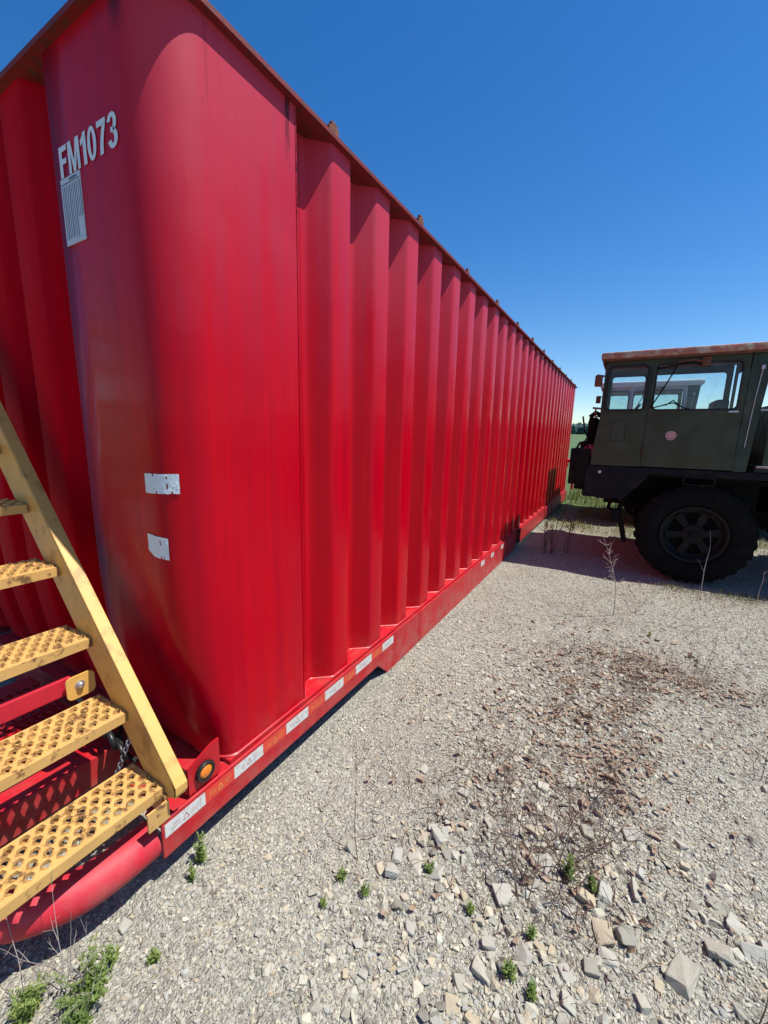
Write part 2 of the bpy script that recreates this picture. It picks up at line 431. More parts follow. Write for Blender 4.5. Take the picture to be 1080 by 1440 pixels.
# corner panel
Rc=.18; cx,cy=XF-Rc,.85+Rc
def D(z): return .10*max(0,(1.12-z)/.85)**2 if z<1.12 else 0
FL=-1.93  # left end of the flat corner panel on the end wall
EP=.37
base=[]  # (x,y,w)
for a,d in reversed(half_bulge(0.0,.108,.013)): base.append((FL-a,.85+d,1))
base+= [(-1.80,.85,1),(-1.65,.85,1),(-1.55,.85,1)]
for i in range(0,17):
    a=PI/2*i/16; base.append((cx+Rc*math.sin(a),cy-Rc*math.cos(a),math.cos(a)))
yr=E0+PITCH-.062-.02-.1925
base+=[(XF,1.15,0),(XF,1.3,0)]
y1=yr-.0225-.108
for i in range(13): t=i/12; base.append((XF-DP*bend(t),y1+.108*t,0))
base.append((XF-DP,yr,0))
zz=[ZB+(1.2-ZB)*i/16 for i in range(17)]+[1.6,2.0,2.4,2.8,ZT]
v=[];f=[];m=len(base)
for z in zz:
    for x,y,w in base: v.append((x,y+D(z)*w,z))
for k in range(len(zz)-1):
    for i in range(m-1): f.append((k*m+i,k*m+i+1,(k+1)*m+i+1,(k+1)*m+i))
T(mk('corner_panel',v,f,M['wall'],tank,True))
mb=MB(); mb.tube([(XF+.0005,1.458,z) for z in (ZB,1.0,2.0,ZT)],.003,5,False); T(mb.build('weld_seam',M['wall'],tank,True,60))
# end-wall corrugations
def end_prof(flat):
    h=half_bulge(flat/2,.09,.008); return [(-a,d) for a,d in reversed(h)][:-1]+h
pe=end_prof(EP-.196); m=len(pe); v=[];f=[]
for z in zz:
    for a,d in pe: v.append((a,d+D(z),z))
for k in range(len(zz)-1):
    for i in range(m-1): f.append((k*m+i,k*m+i+1,(k+1)*m+i+1,(k+1)*m+i))
e0=None
xe=FL-.108-.013
for k in range(6):
    xc=xe-EP/2-EP*k
    if e0 is None: e0=mk('end_corrugation',v,f,M['wall'],None,True); o=e0
    else: o=e0.copy(); COL.objects.link(o)
    o.parent=tank; o.location=Vector((xc,.85,0))-TL
XL=xe-EP*6
# remaining faces of the body: left side, far end, floor
mb=MB()
mb.box(XL,XF-.10,YEND-.05,YEND,ZB,ZT); mb.box(XL,XL+.05,.95,YEND,ZB,ZT); mb.box(XL,XF-.06,1.0,YEND,ZB-.02,ZB+.01)
mb.box(XF-.12,XF-.05,YEND-.14,YEND,ZB,ZT)
T(mb.build('body_shell',M['wall'],tank))
mb=MB(); mb.box(XL-.03,-1.30,.84,YEND+.05,ZT+.019,ZT+.03)
T(mb.build('roof_plate',M['rim'],tank))
# rim: flat plate ring with slightly wavy lip
mb=MB()
X0,X1,Y0,Y1=XL-.06,-1.276,.82,YEND+.06; rw=.13; rz=ZT; th=.018
def rring(x0,x1,y0,y1,r,n=8): return rrect(x0,x1,y0,y1,r,n)
outer=rring(X0,X1,Y0,Y1,.10); inner=rring(X0+rw,X1-rw,Y0+rw,Y1-rw,.05)
n=len(outer); v=[(x,y,rz) for x,y in outer]+[(x,y,rz) for x,y in inner]+[(x,y,rz+th) for x,y in outer]+[(x,y,rz+th) for x,y in inner]
f=[]
for i in range(n):
    j=(i+1)%n; f+=[(i,j,n+j,n+i),(2*n+i,3*n+i,3*n+j,2*n+j),(i,2*n+i,2*n+j,j),(n+i,n+j,3*n+j,3*n+i)]
mb.add(v,f)
T(mb.build('top_rim',M['rim'],tank))
# rusty lugs standing on the rim
lug=None
def lugmb():
    m=MB(); m.box(-.02,.012,-.03,.03,0,.035,.006); m.box(-.012,.008,-.012,.014,.034,.056,.004); m.lathe([(0,.034),(.013,.034),(.013,.05),(0,.05)],(-.004,.018,.0),'z',8); return m
for k in range(12):
    if lug is None: lug=lugmb().build('lug',M['rust'],tank); o=lug
    else: o=lug.copy(); COL.objects.link(o)
    o.parent=tank; o.location=Vector((-1.297,1.69+.905*k,ZT+.016))-TL; o.rotation_euler=(0,0,random.uniform(-.2,.2)); s=random.uniform(.85,1.15); o.scale=(1,s,s)
# ledge that closes the foot of the corrugations + weld bead
mb=MB(); mb.box(-1.42,-1.3,.98,YEND,ZB-.012,ZB+.004)
T(mb.build('ledge',M['red'],tank))
mb=MB()
pts=[]
for i in range(0,13):
    a=PI/2*i/12; pts.append((cx+(Rc)*math.sin(a)+.002,cy-Rc*math.cos(a)+D(ZB)*math.cos(a),ZB+.006))
pts.append((XF+.002,y1,ZB+.006))
for k in range(NB):
    yc=E0+PITCH*(k+1)-.082
    for a,d in prof: pts.append((XF-d+.002,yc+a,ZB+.006))
mb.tube(pts,.007,5)
T(mb.build('weld_bead',M['red'],tank,True,60))
# skid rail: channel, raised nose, three lengths with joints
def rail(name,y0,y1,poly):
    m=MB(); m.prism(poly,lambda u,w,d:(d,u,w),-1.276,-1.288)
    m.box(-1.385,-1.2885,y0,y1,ZB-.03,ZB-.016)
    o=m.build(name,M['red'],tank)
    bv=o.modifiers.new('bevel','BEVEL'); bv.width=.004; bv.segments=2; bv.limit_method='ANGLE'; bv.angle_limit=math.radians(50)
    return T(o)
ra=rail('skid_rail',.665,2.795,[(.665,.115),(2.16,.115),(2.29,.0),(2.795,.0),(2.795,ZB),(.665,ZB)])
rb=rail('skid_rail',2.798,5.45,[(2.798,0.0),(5.45,0.0),(5.45,ZB-.001),(2.798,ZB-.001)])
rc=rail('skid_rail',5.453,6.15,[(5.453,0.0),(5.98,0.0),(6.15,.07),(6.15,ZB),(5.453,ZB)])
rd=rail('skid_rail',6.42,9.0,[(6.42,.05),(9.0,.05),(9.0,ZB),(6.42,ZB)])
re_=rail('skid_rail',9.003,YEND,[(9.003,.05),(YEND,.05),(YEND,ZB),(9.003,ZB)])
mb=MB(); mb.box(-1.42,-1.14,YEND+.05,YEND+.5,1.02,1.10,.01); mb.box(-1.2,-1.14,YEND+.05,YEND+.11,.3,1.02,.01); mb.box(-1.42,-1.3,YEND,YEND+.05,.9,1.1)
T(mb.build('rear_bracket',M['red'],tank))
# joint straps and frame beneath
mb=MB()
for y in (5.43,5.47): mb.box(-1.276,-1.270,y-.006,y+.006,.01,ZB)
T(mb.build('joint_strap',M['red'],tank))
mb=MB()
for y in (1.05,2.2,3.2,4.4,5.6,6.9,8.2,9.6,10.9,11.8): mb.box(-3.6,-1.39,y,y+.09,.05,ZB-.03)
mb.box(-1.42,-1.36,1.0,YEND,.04,ZB-.032); mb.box(XL,XL+.08,.9,YEND,.0,ZB-.03)
T(mb.build('underframe',M['red'],tank))
# marker lamp on its bracket
mb=MB(); mb.prism([(.785,.272),(.925,.272),(.925,.43),(.895,.43),(.785,.39)],lambda u,w,d:(d,u,w),-1.290,-1.296)
mb.box(-1.36,-1.291,.785,.79,.272,.33)
br=T(mb.build('lamp_bracket',M['red'],tank))
mb=MB(); mb.lathe([(0,.002),(.040,.002),(.042,.010),(.038,.018),(.029,.017),(.027,.008),(0,.008)],(-1.290,.852,.337),'x',28)
lr=T(mb.build('lamp_gasket',M['hose'],br,True,50))
mb=MB(); mb.lathe([(.028,.006),(.027,.014),(.02,.019),(.01,.021),(.0005,.0215)],(-1.290,.852,.337),'x',24)
T(mb.build('marker_lamp',M['amber'],br,True,50))
# reflective tape
def decal(o): return T(o)
white=[(.675,.84),(.98,1.14),(1.29,1.45),(1.59,1.76),(1.89,2.07),(2.21,2.36),(4.40,4.53),(4.80,4.92),(5.26,5.38)]
redt=[(.84,.98),(1.14,1.29),(1.45,1.59),(1.76,1.89),(2.07,2.21)]
def strip(y0,y1,mat,nm,emb=True,small=False):
    m=MB(); n=6
    for i in range(n):
        a=y0+(y1-y0)*i/n; b=y0+(y1-y0)*(i+1)/n
    z0,z1=(.197,.252) if not small else (.205,.25)
    m.prism([(y0,z0),(y1,z0+random.uniform(-.001,.001)),(y1,z1),(y0,z1)],lambda u,w,d:(d,u,w),-1.2758,-1.2748)
    o=decal(m.build(nm,mat,ra if y1<2.79 else rb))
    # faded print: a ring emblem with a triangle and lines of small print
    if emb:
        m=MB(); yc=(y0+y1)/2; zc=(z0+z1)/2+random.uniform(-.003,.003); X=-1.2742
        def seg(ya,za,yb,zb,w):
            d=Vector((yb-ya,zb-za)).normalized(); nn=Vector((-d.y,d.x))*w
            m.add([(X,ya+nn.x,za+nn.y),(X,yb+nn.x,zb+nn.y),(X,yb-nn.x,zb-nn.y),(X,ya-nn.x,za-nn.y)],[(0,1,2,3)])
        tri=[(yc-.012,zc-.012),(yc+.012,zc-.012),(yc,zc+.013)]
        for i in range(3): seg(*tri[i],*tri[(i+1)%3],.0014)
        for sx in (-1,1):
            for k in range(2):
                seg(yc+sx*.022,zc+.006-.011*k,yc+sx*(.022+random.uniform(.018,.034)),zc+.006-.011*k,.0010)
        decal(m.build('tape_print',M['inkred'] if mat==M['tapew'] else M['tapew'],o,recalc=False)) if False else None
        q=m.build('tape_print',M['inkred'] if mat==M['tapew'] else M['yellow'],ra if y1<2.79 else rb,recalc=False); decal(q)
for a,b in white: strip(a,b,M['tapew'],'reflective_tape',b<2.5)
for a,b in redt: strip(a,b,M['taper'],'reflective_tape')
# pipe bumper in front
def catmull(P,n=6):
    P=[Vector(p) for p in P]; out=[]
    for i in range(len(P)-1):
        p0,p1,p2,p3=P[max(i-1,0)],P[i],P[i+1],P[min(i+2,len(P)-1)]
        for k in range(n):
            t=k/n; out.append(.5*((2*p1)+(p2-p0)*t+(2*p0-5*p1+4*p2-p3)*t*t+(3*p1-p0-3*p2+p3)*t**3))
    return out+[P[-1]]
mb=MB(); pts=catmull([(-1.350,.663,.165),(-1.352,.58,.165),(-1.362,.48,.166),(-1.39,.40,.170),(-1.455,.31,.175),(-1.56,.245,.18),(-1.72,.205,.185),(-2.0,.19,.19),(-3.3,.19,.19)])
mb.tube(pts,.066,28)
T(mb.build('bumper_pipe',M['redfaded'],tank,True,50))
# porch frame
mb=MB(); mb.box(-1.95,-1.80,.12,.80,.14,.272,.006); p1=T(mb.build('porch_beam',M['red'],tank))
mb=MB(); mb.box(-2.75,-2.62,.12,.80,.14,.272,.006); T(mb.build('porch_beam',M['red'],tank))
mb=MB(); mb.box(-1.56,-1.40,.70,.80,.20,.262,.004); mb.box(-3.5,-1.40,.86,.98,.06,.262,.004); T(mb.build('cross_beam',M['red'],tank))

# perforated safety tread -------------------------------------------------
def tread_mb(L,Wd,rows,cols,lip=.036,lipt=.005):
    """local: x 0..-Wd (back), y 0..-L, top z=0; hexagonal teeth-rimmed holes"""
    m=MB(); px=(Wd-.024)/rows; py=L/cols; K=8
    m.add([(0,0,0),(0,-L,0),(-.012,-L,0),(-.012,0,0)],[(0,1,2,3)])
    m.add([(-Wd,0,0),(-Wd,-L,0),(-Wd+.012,-L,0),(-Wd+.012,0,0)],[(0,1,2,3)])
    for r in range(rows):
        off=(r%2)*.5
        for c_ in range(-1,cols+1):
            yc=-(c_+.5+off)*py; y0_=yc+py/2; y1_=yc-py/2
            y0_=min(0,y0_); y1_=max(-L,y1_)
            if y0_-y1_<1e-4: continue
            xa=-.012-r*px; xb=xa-px; xc=(xa+xb)/2
            if y0_-y1_<py*.9:
                m.add([(xa,y0_,0),(xa,y1_,0),(xb,y1_,0),(xb,y0_,0)],[(0,1,2,3)]); continue
            sq=[];inn=[];up=[];dn=[]
            for i in range(K):
                a=2*PI*i/K; ca,sa=math.cos(a),math.sin(a); s=1/max(abs(ca),abs(sa))
                sq.append((xc+ca*s*px/2,yc+sa*s*py/2,0))
                k1=.43; k2=.34; tooth=.010 if i%2 else .003
                e_=1.0 if i%2==0 else .80; inn.append((xc+ca*px*.49*e_,yc+sa*py*.44*e_,0)); up.append((xc+ca*px*.44*e_,yc+sa*py*.36*e_,tooth)); dn.append((xc+ca*px*.42*e_,yc+sa*py*.34*e_,-.005))
            vv=sq+inn+up+dn; ff=[]
            for b in range(3):
                for i in range(K): j=(i+1)%K; ff.append((b*K+i,b*K+j,(b+1)*K+j,(b+1)*K+i))
            m.add(vv,ff)
            # square cell corners
            for sx in (-1,1):
                for sy in (-1,1):
                    cxn=(xc+sx*px/2,yc+sy*py/2,0)
                    idx=sorted(range(K),key=lambda i:(sq[i][0]-cxn[0])**2+(sq[i][1]-cxn[1])**2)[:2]
                    m.add([cxn,sq[idx[0]],sq[idx[1]]],[(0,1,2)])
    for x in (0,-Wd+lipt):
        m.box(x-lipt,x,-L,0,-lip,-.0005)
        m.box(x-lipt-(.012 if x==0 else -.012),x-lipt,-L,0,-lip,-lip+.003) if x==0 else m.box(x,x+.012,-L,0,-lip,-lip+.003)
    m.box(-Wd,0,-.006,-.0005,-lip,-.001)
    return m
YS=.70
def yl(z): return -1.27-(z-.42)*(1.05/1.21)   # outer edge of the stringer
steps=[.385,.605,.845,1.095,1.33,1.565,1.80,2.035,2.27]
Wd=.205
mb=MB()
def stringer(m,y0,flange):
    top=[(yl(2.55),2.55),(yl(.50),.50)]
    rnd=[(-1.235,.455),(-1.228,.425),(-1.235,.385),(-1.262,.352),(-1.30,.335),(-1.34,.325)]
    low=[(-1.40,.335),(-1.46,.40),(-3.345,2.55)]
    top=[(-3.13,2.55),(-1.277,.43)]
    rnd=[(-1.259,.404),(-1.26,.38),(-1.273,.358),(-1.32,.335)]
    m.prism(top+rnd+low,lambda u,w,d:(u,d,w),y0,y0+.006)
    e=[(-3.13,2.55)]+[(-3.13+(2.55-.47)*.8745*i/1,2.55-(2.55-.47)*i/1) for i in ()]+[(-1.275,.43),(-1.256,.405),(-1.257,.38),(-1.27,.358)]
    inn=[];n_=len(e)
    for i in range(n_):
        d=(Vector(e[min(i+1,n_-1)])-Vector(e[max(i-1,0)])).normalized(); nn=Vector((-d.y,d.x))
        if nn.x<0: nn=-nn
        inn.append(tuple(Vector(e[i])+nn*.006))
    m.prism(inn+e[::-1],lambda u,w,dd:(u,dd,w),y0,y0+flange)
stringer(mb,YS,.046)
st=mb.build('staircase',M['yellow'],tank)
bv=st.modifiers.new('bevel','BEVEL'); bv.width=.003; bv.segments=2; bv.limit_method='ANGLE'; bv.angle_limit=math.radians(50)
T(st); st.location=(.020,0,0); st['label']='yellow steel staircase with perforated treads'
mb=MB(); stringer(mb,-.03,.0-.056+.062); T(mb.build('stringer',M['yellow'],st))
tr0=None
for z in steps:
    xf={.385:-1.318,.605:-1.522,.845:-1.735,1.095:-1.94,1.33:-2.15}.get(z,-2.15-(z-1.33)*.885)
    if tr0 is None: tr0=tread_mb(.722,Wd,5,18).build('tread',M['tread'],st,recalc=False); o=tr0
    else: o=tr0.copy(); COL.objects.link(o)
    o.parent=st; o.location=(xf,YS-.001,z)
# foot bracket
mb=MB(); mb.box(-1.40,-1.30,YS-.012,YS-.004,.272,.36); mb.box(-1.30,-1.292,YS-.08,YS-.004,.272,.345); T(mb.build('foot_bracket',M['tread'],st))
# brace with bolted tab
mb=MB(); mb.box(-1.775,-1.75,-.6,.63,.635,.705,.005); T(mb.build('brace_bar',M['redfaded'],tank)); 
mb=MB(); mb.prism(rrect(.60,.697,.62,.712,.02,4),lambda u,w,d:(d,u,w),-1.742,-1.749); T(mb.build('brace_tab',M['yellow'],st))
mb=MB(); mb.lathe([(0,0),(.017,0),(.017,.003),(.012,.003),(.012,.010),(.009,.015),(0,.017)],(-1.742,.645,.672),'x',12); T(mb.build('bolt',M['silver'],st,True,30))
# perforated red walkway on the porch
w=tread_mb(.66,.30,7,19).build('porch_grating',M['red'],tank,recalc=False); w.matrix_parent_inverse=Matrix.Translation(-TL); w.location=(-2.0,.78,.285)
w2=w.copy(); COL.objects.link(w2); w2.location=(-2.31,.78,.285)
# hoses and chain lying behind the stairs
mb=MB(); random.seed(3)
for k in range(5):
    p=Vector((-1.72-.05*k,.80-.01*k,.36+.03*k)); pts=[]
    for i in range(26):
        a=i*.5+k; pts.append((p.x+.07*math.cos(a)*(1-i*.012),p.y-.03+.03*math.sin(a*.7),p.z+.05*math.sin(a)-.004*i))
    mb.tube(pts,.010+.002*(k%2),7)
tag(mb.build('coiled_hose',M['hose'],None,True,60),'tangle of thin black hoses piled behind the bottom steps of the yellow staircase','hose')
# chain
mb=MB()
for i in range(16):
    c0=Vector((-1.63-.004*i,.77-.012*i*.4,.42-.016*i)); ang=(i%2)*PI/2
    pts=[]
    for j in range(9):
        a=2*PI*j/8; pts.append(c0+Vector((.008*math.cos(a)*math.cos(ang),.008*math.cos(a)*math.sin(ang),.013*math.sin(a))))
    mb.tube(pts,.0028,5,False)
tag(mb.build('hanging_chain',M['silver'],None,True,60),'short steel chain hanging beside the black hoses near the rail end','chain')

# lettering on the end wall
def glyphs(word,x,z,h,wd,mat,y=.8472):
    """bold condensed capitals and figures built from thick strokes, one mesh per character"""
    def arc(cx_,cz,rx,rz,a0,a1,n=14): return [(cx_+rx*math.cos(math.radians(a0+(a1-a0)*i/n)),cz+rz*math.sin(math.radians(a0+(a1-a0)*i/n))) for i in range(n+1)]
    def ribbon(m,o,i):
        n=len(o); m.add([(u,0,w) for u,w in o]+[(u,0,w) for u,w in i],[(k,k+1,n+k+1,n+k) for k in range(n-1)])
    W_={'F':.50,'M':.74,'1':.34,'0':.52,'7':.50,'3':.52}; gap=.085; tot=sum(W_[c] for c in word)+gap*(len(word)-1); cx0=0
    for c in word:
        m=MB(); q=lambda *p:m.add([(u,0,w) for u,w in p],[tuple(range(len(p)))])
        if c=='F': q((0,0),(.19,0),(.19,1),(0,1)); q((.19,.82),(.50,.82),(.50,1),(.19,1)); q((.19,.42),(.45,.42),(.45,.59),(.19,.59))
        if c=='M':
            q((0,0),(.16,0),(.16,1),(0,1)); q((.58,0),(.74,0),(.74,1),(.58,1)); q((.16,1),(.16,.62),(.30,0),(.37,0),(.37,.30),(.22,1)); q((.58,1),(.52,1),(.37,.30),(.37,0),(.44,0),(.58,.62))
        if c=='1': q((.15,0),(.34,0),(.34,1),(.19,1),(.15,.9)); q((.15,.9),(.15,.70),(.0,.63),(.0,.80),(.08,.85))
        if c=='0': ribbon(m,arc(.26,.5,.26,.51,0,360,30),arc(.26,.5,.085,.36,0,360,30))
        if c=='7': q((0,.82),(.50,.82),(.50,1),(0,1)); ribbon(m,[(.50,.84),(.38,.55),(.32,.3),(.29,0)],[(.30,.82),(.20,.55),(.13,.3),(.10,0)])
        if c=='3':
            ribbon(m,arc(.25,.73,.25,.28,170,-70,16),arc(.25,.73,.075,.14,170,-70,16)); ribbon(m,arc(.255,.275,.265,.285,-172,78,16),arc(.255,.275,.08,.14,-172,78,16)); q((.16,.45),(.32,.45),(.32,.60),(.16,.60))
        k=wd/tot
        vv=[(x+(cx0+p[0])*k,y,z+p[2]*h) for p in m.v]; mm=MB(); mm.add(vv,m.f)
        # flat vinyl with a little thickness
        T(mm.build('letter' if c.isalpha() else 'digit',mat,tank,recalc=False)); cx0+=W_[c]+gap
glyphs('FM1073',-1.885,2.535,.098,.385,M['white'])
mb=MB(); mb.box(-1.893,-1.753,.8462,.8495,2.315,2.532); dc=T(mb.build('data_sticker',simple('sticker_paper',(.50,.53,.60),.6,0,40,.1),tank))
mb=MB(); random.seed(5)
for i in range(11):
    x=-1.882+.0122*i; z0=2.328 if i<8 else 2.385
    mb.box(x,x+(.0036 if i%3==1 else .0022),.8452,.8461,z0+random.uniform(0,.008),2.505)
mb.box(-1.888,-1.758,.8452,.8461,2.511,2.514); mb.box(-1.83,-1.775,.8452,.8461,2.518,2.525)
q=mb.build('sticker_print',M['ink'],tank); T(q)
# torn silver stickers wrapped on the corner
def sticker(a0,a1,z0,z1,name,slant=0,cut=None,seed=1):
    rd=random.Random(seed); m=MB(); n=26; k=8; v=[];ok={}
    def P(a,z,r=0): 
        # a: degrees of corner arc; negative = flat end wall
        if a>=0: A=math.radians(a); w=math.cos(A); return (cx+(Rc+.002+r)*math.sin(A),cy-(Rc+.002+r)*math.cos(A)+D(z)*w,z)
        return (cx+Rc*math.radians(a),.848-r+D(z),z)
    for i in range(n+1):
        for j in range(k+1):
            a=a0+(a1-a0)*i/n; t=j/k
            zt=z1+slant*i/n+rd.uniform(-.0009,.0009); zb=z0+slant*i/n+rd.uniform(-.0012,.0012)+(cut or 0)*max(0,1-i/8)
            v.append(P(a,zb+(zt-zb)*t,rd.uniform(0,.0012)))
    f=[]
    gaps=[rd.randint(6,n-7)]
    for i in range(n):
        for j in range(k):
            if i in gaps and rd.random()<.6: continue
            if (j in (0,k-1) or i in (0,n-1)) and rd.random()<.03: continue
            f.append((i*(k+1)+j,(i+1)*(k+1)+j,(i+1)*(k+1)+j+1,i*(k+1)+j+1))
    o=mk(name,v,f,M['foil'],tank); return T(o)
s1=sticker(-9.5,39,1.418,1.49,'silver_sticker',.004,None,2); s1['label']='tattered upper silver sticker'
s2=sticker(-14,21,1.178,1.262,'silver_sticker',-.008,.018,9); s2['label']='lower silver sticker with cut corner'

# ------------------------------------------------------------------ military half-cab trucks
def truck(ox,oy,oz,body,roofm,label,main=True):
    K=Vector((ox,oy,oz)); t=thing('army_truck',label,'truck',K)
    A=lambda o:o
    CY=.85   # depth of the half cab
    # cab side with window openings: outline minus windows (built from strips)
    W1=(-.285,.125,2.00,2.50,.05); W2=(.20,.965,2.00,2.50,.045)
    def wall(m,y0,y1,segs):
        # piece list: full side with two rounded openings, made with a boolean-free frame
        zt,zb=2.58,1.33
        fn=lambda u,w,d:(u,d,w)
        xl=lambda z:-.315-(2.58-z)*.0
        def frame(a,b,c,d,win):
            o=[(a,c),(b,c),(b,d),(a,d)]
            wi=rrect(*win); n=len(wi); q=(n)//4
            # wi order: top-right, top-left, bottom-left, bottom-right corners
            cor=[(b,d),(a,d),(a,c),(b,c)]
            for y in (y0,y1):
                base=len(m.v); vv=[fn(u,w,y) for u,w in wi]+[fn(u,w,y) for u,w in cor]
                ff=[]
                for ci in range(4):
                    for i in range(q-1): ff.append((ci*q+i,ci*q+i+1,n+ci))
                    nx_=((ci+1)%4); ff.append((ci*q+q-1,nx_*q,n+nx_,n+ci))
                m.add(vv,ff)
            m.add([fn(u,w,y0) for u,w in wi]+[fn(u,w,y1) for u,w in wi],[(i,(i+1)%n,n+(i+1)%n,n+i) for i in range(n)])
        frame(-.325,.16,1.95,2.58,W1) if segs=='f' else frame(.164,1.02,1.95,2.58,W2)
        return m
    obj=lambda m,n,mat,p=t,sm=False: m.build(n,mat,p,sm,45)
    # front quarter side
    for (y0,y1,tagn) in ((0,.035,''),(CY,CY+.035,'')):
        m=wall(MB(),y0,y1,'f')
        if y0==0: m.prism([(-.325,1.95),(.16,1.95),(.16,1.34),(.0,1.335),(-.375,1.335),(-.36,1.6)],lambda u,w,d:(u,d,w),y0,y1)
        else: m.box(-.325,.16,y0,y1,1.33,1.95)
        qp=obj(m,'cab_panel',body)
        if y0==0:
            # outline of filled-in vent
            m=MB(); pr=rrect(-.185,-.035,1.64,1.87,.025,3); m.tube([(u,-.002,w) for u,w in pr]+[(pr[0][0],-.002,pr[0][1])],.006,5); obj(m,'vent_bead',body,qp)
        m=wall(MB(),y0-(.008 if y0==0 else 0),y1,'d'); m.box(.164,1.02,y0-(.008 if y0==0 else 0),y1,1.345,1.95)
        dr=obj(m,'door',body)
        m=MB()
        for w_ in (W1,W2):
            pr=rrect(w_[0],w_[1],w_[2],w_[3],w_[4]); m.tube([(u,y0-.008,w) for u,w in pr]+[(pr[0][0],y0-.008,pr[0][1])],.014 if w_ is W1 else .009,6)
        obj(m,'window_seal',M['gasket'],dr if y0==0 else dr)
        for w_ in (W1,W2):
            m=MB(); pr=rrect(w_[0]+.002,w_[1]-.002,w_[2]+.002,w_[3]-.002,w_[4]); m.add([(u,y0+.018,w) for u,w in pr],[tuple(range(len(pr)))])
            obj(m,'window_pane',M['glass'],dr)
        if y0==0:
            m=MB()
            m.box(.90,.985,-.026,-.010,1.965,1.985,.004); m.tube([(.96,-.008,1.975),(.96,-.03,1.975)],.01,8); obj(m,'handle',M['silver'],dr)
            # decal
            m=MB(); pts=[(.42+.052*math.cos(a)*(1+.04*math.sin(3*a)),1.71+.052*math.sin(a)) for a in [2*PI*i/24 for i in range(24)]]
            m.prism(pts,lambda u,w,d:(u,d,w),-.0095,-.0085); obj(m,'round_sticker',simple('sticker_edge',(.50,.42,.38),.6,0,50,.3),dr); m=MB(); m.prism([(.42+(u-.42)*.86,1.71+(w-1.71)*.86) for u,w in pts],lambda u,w,d:(u,d,w),-.0099,-.0092); obj(m,'sticker_face',simple('sticker_pink',(.46,.11,.13),.6,0,50,.4),dr)
            m=MB()
            for k,(a,b) in enumerate(((-.03,.03),(-.04,.036),(-.025,.03),(-.036,.04),(-.02,.022))):
                zz1=1.738-k*.013; m.box(.42+a,.42+b,-.011,-.0101,zz1,zz1+.0055)
            obj(m,'sticker_print',simple('sticker_pale',(.66,.55,.52),.6),dr)
            m=MB(); m.tube([(.17,-.012,2.33),(.17,-.012,2.45)],.012,8); obj(m,'hinge',body,dr); m=MB(); m.tube([(.17,-.012,1.45),(.17,-.012,1.57)],.012,8); obj(m,'hinge',body,dr)
    # folded mirror arms on the door
    m=MB()
    for P in ([(.20,-.02,2.46),(.37,-.05,2.475),(.50,-.07,2.50),(.60,-.03,2.485)],[(.18,-.03,2.02),(.275,-.045,2.22),(.385,-.06,2.475)],[(.20,-.03,2.02),(.39,-.05,2.075),(.55,-.03,1.995)],[(.32,-.04,2.045),(.39,-.05,2.10),(.46,-.04,2.04)]):
        m.tube(P,.007,6)
    obj(m,'mirror_arm',M['black'],t,True)
    m=MB(); m.tube([(.385,-.052,2.515),(.52,-.06,2.525),(.63,-.045,2.50)],.009,6); m.box(.60,.68,-.03,-.006,2.46,2.56,.006); obj(m,'mirror_bracket',M['rust'],t,True)
    # front face with windscreen, rear wall
    m=MB(); fy=lambda u,w,d:(d,u,w)
    m.box(-.33,-.305,.036,CY-.001,1.345,1.95)
    m.box(-.33,-.305,.036,.08,1.951,2.58); m.box(-.33,-.305,CY-.05,CY-.001,1.951,2.58); m.box(-.33,-.305,.081,CY-.051,2.5,2.58)
    obj(m,'cab_front',body)
    m=MB(); m.add([(-.315,.06,1.95),(-.315,CY-.03,1.95),(-.315,CY-.03,2.5),(-.315,.06,2.5)],[(0,1,2,3)]); obj(m,'windscreen',M['glass'])
    m=MB(); m.box(1.04,1.06,0.02,CY+.03,1.34,1.98); m.box(1.04,1.06,.02,.12,1.98,2.58); m.box(1.04,1.06,CY-.07,CY+.03,1.98,2.58); m.box(1.04,1.06,.12,CY-.07,2.46,2.58); obj(m,'cab_rear',M['liner'])
    # raked rear pillar
    m=MB(); m.prism([(1.022,1.335),(1.03,2.58),(1.20,2.58),(1.165,2.0),(1.135,1.335)],lambda u,w,d:(u,d,w),-.01,.12); obj(m,'rear_pillar',M['greendark'])
    m=MB(); m.tube([(1.12,-.022,2.42),(1.10,-.022,2.1),(1.085,-.02,1.6)],.004,6); m.box(1.105,1.135,-.03,-.01,2.40,2.44,.004); obj(m,'drain_rod',M['palecab'],t,True)
    # roof
    m=MB(); m.box(-.385,1.25,-.07,CY+.10,2.585,2.665,.03); rf=obj(m,'roof',roofm,t,True)
    m=MB(); m.box(-.37,1.22,-.055,-.045,2.565,2.587); m.box(-.36,-.34,-.05,CY+.08,2.54,2.587); obj(m,'gutter',roofm if not main else M['rust'],rf)
    # inside
    m=MB(); m.box(-.30,1.04,.04,CY-.02,1.34,1.37); obj(m,'cab_floor',M['liner'])
    m=MB(); m.box(.45,.88,.18,.66,1.37,1.75,.03); m.box(.80,.93,.18,.66,1.7,2.12,.03); obj(m,'seat',M['seat'],t,True)
    m=MB(); pts=[(.03+.05*math.cos(a),.42+.19*math.sin(a),2.02+.07*math.cos(a)) for a in [2*PI*i/24 for i in range(25)]]; m.tube(pts,.013,6); m.tube([(-.06,.42,1.5),(.03,.42,2.02)],.02,8); m.tube([(.03,.25,2.02),(.03,.6,2.02)],.009,6); obj(m,'steering_wheel',M['hose'],t,True)
    m=MB(); m.box(-.30,-.16,.05,CY-.03,1.5,1.93,.02); obj(m,'dashboard',M['liner'],t,True)
    # lower front skirt, sill, frame rails
    m=MB(); m.prism([(-.42,.93),(.02,.93),(.10,1.02),(.24,1.20),(.30,1.325),(-.42,1.325)],lambda u,w,d:(u,d,w),.0,.05); m.box(-.44,-.38,.052,2.25,.935,1.32,.01); obj(m,'front_skirt',M['frame'])
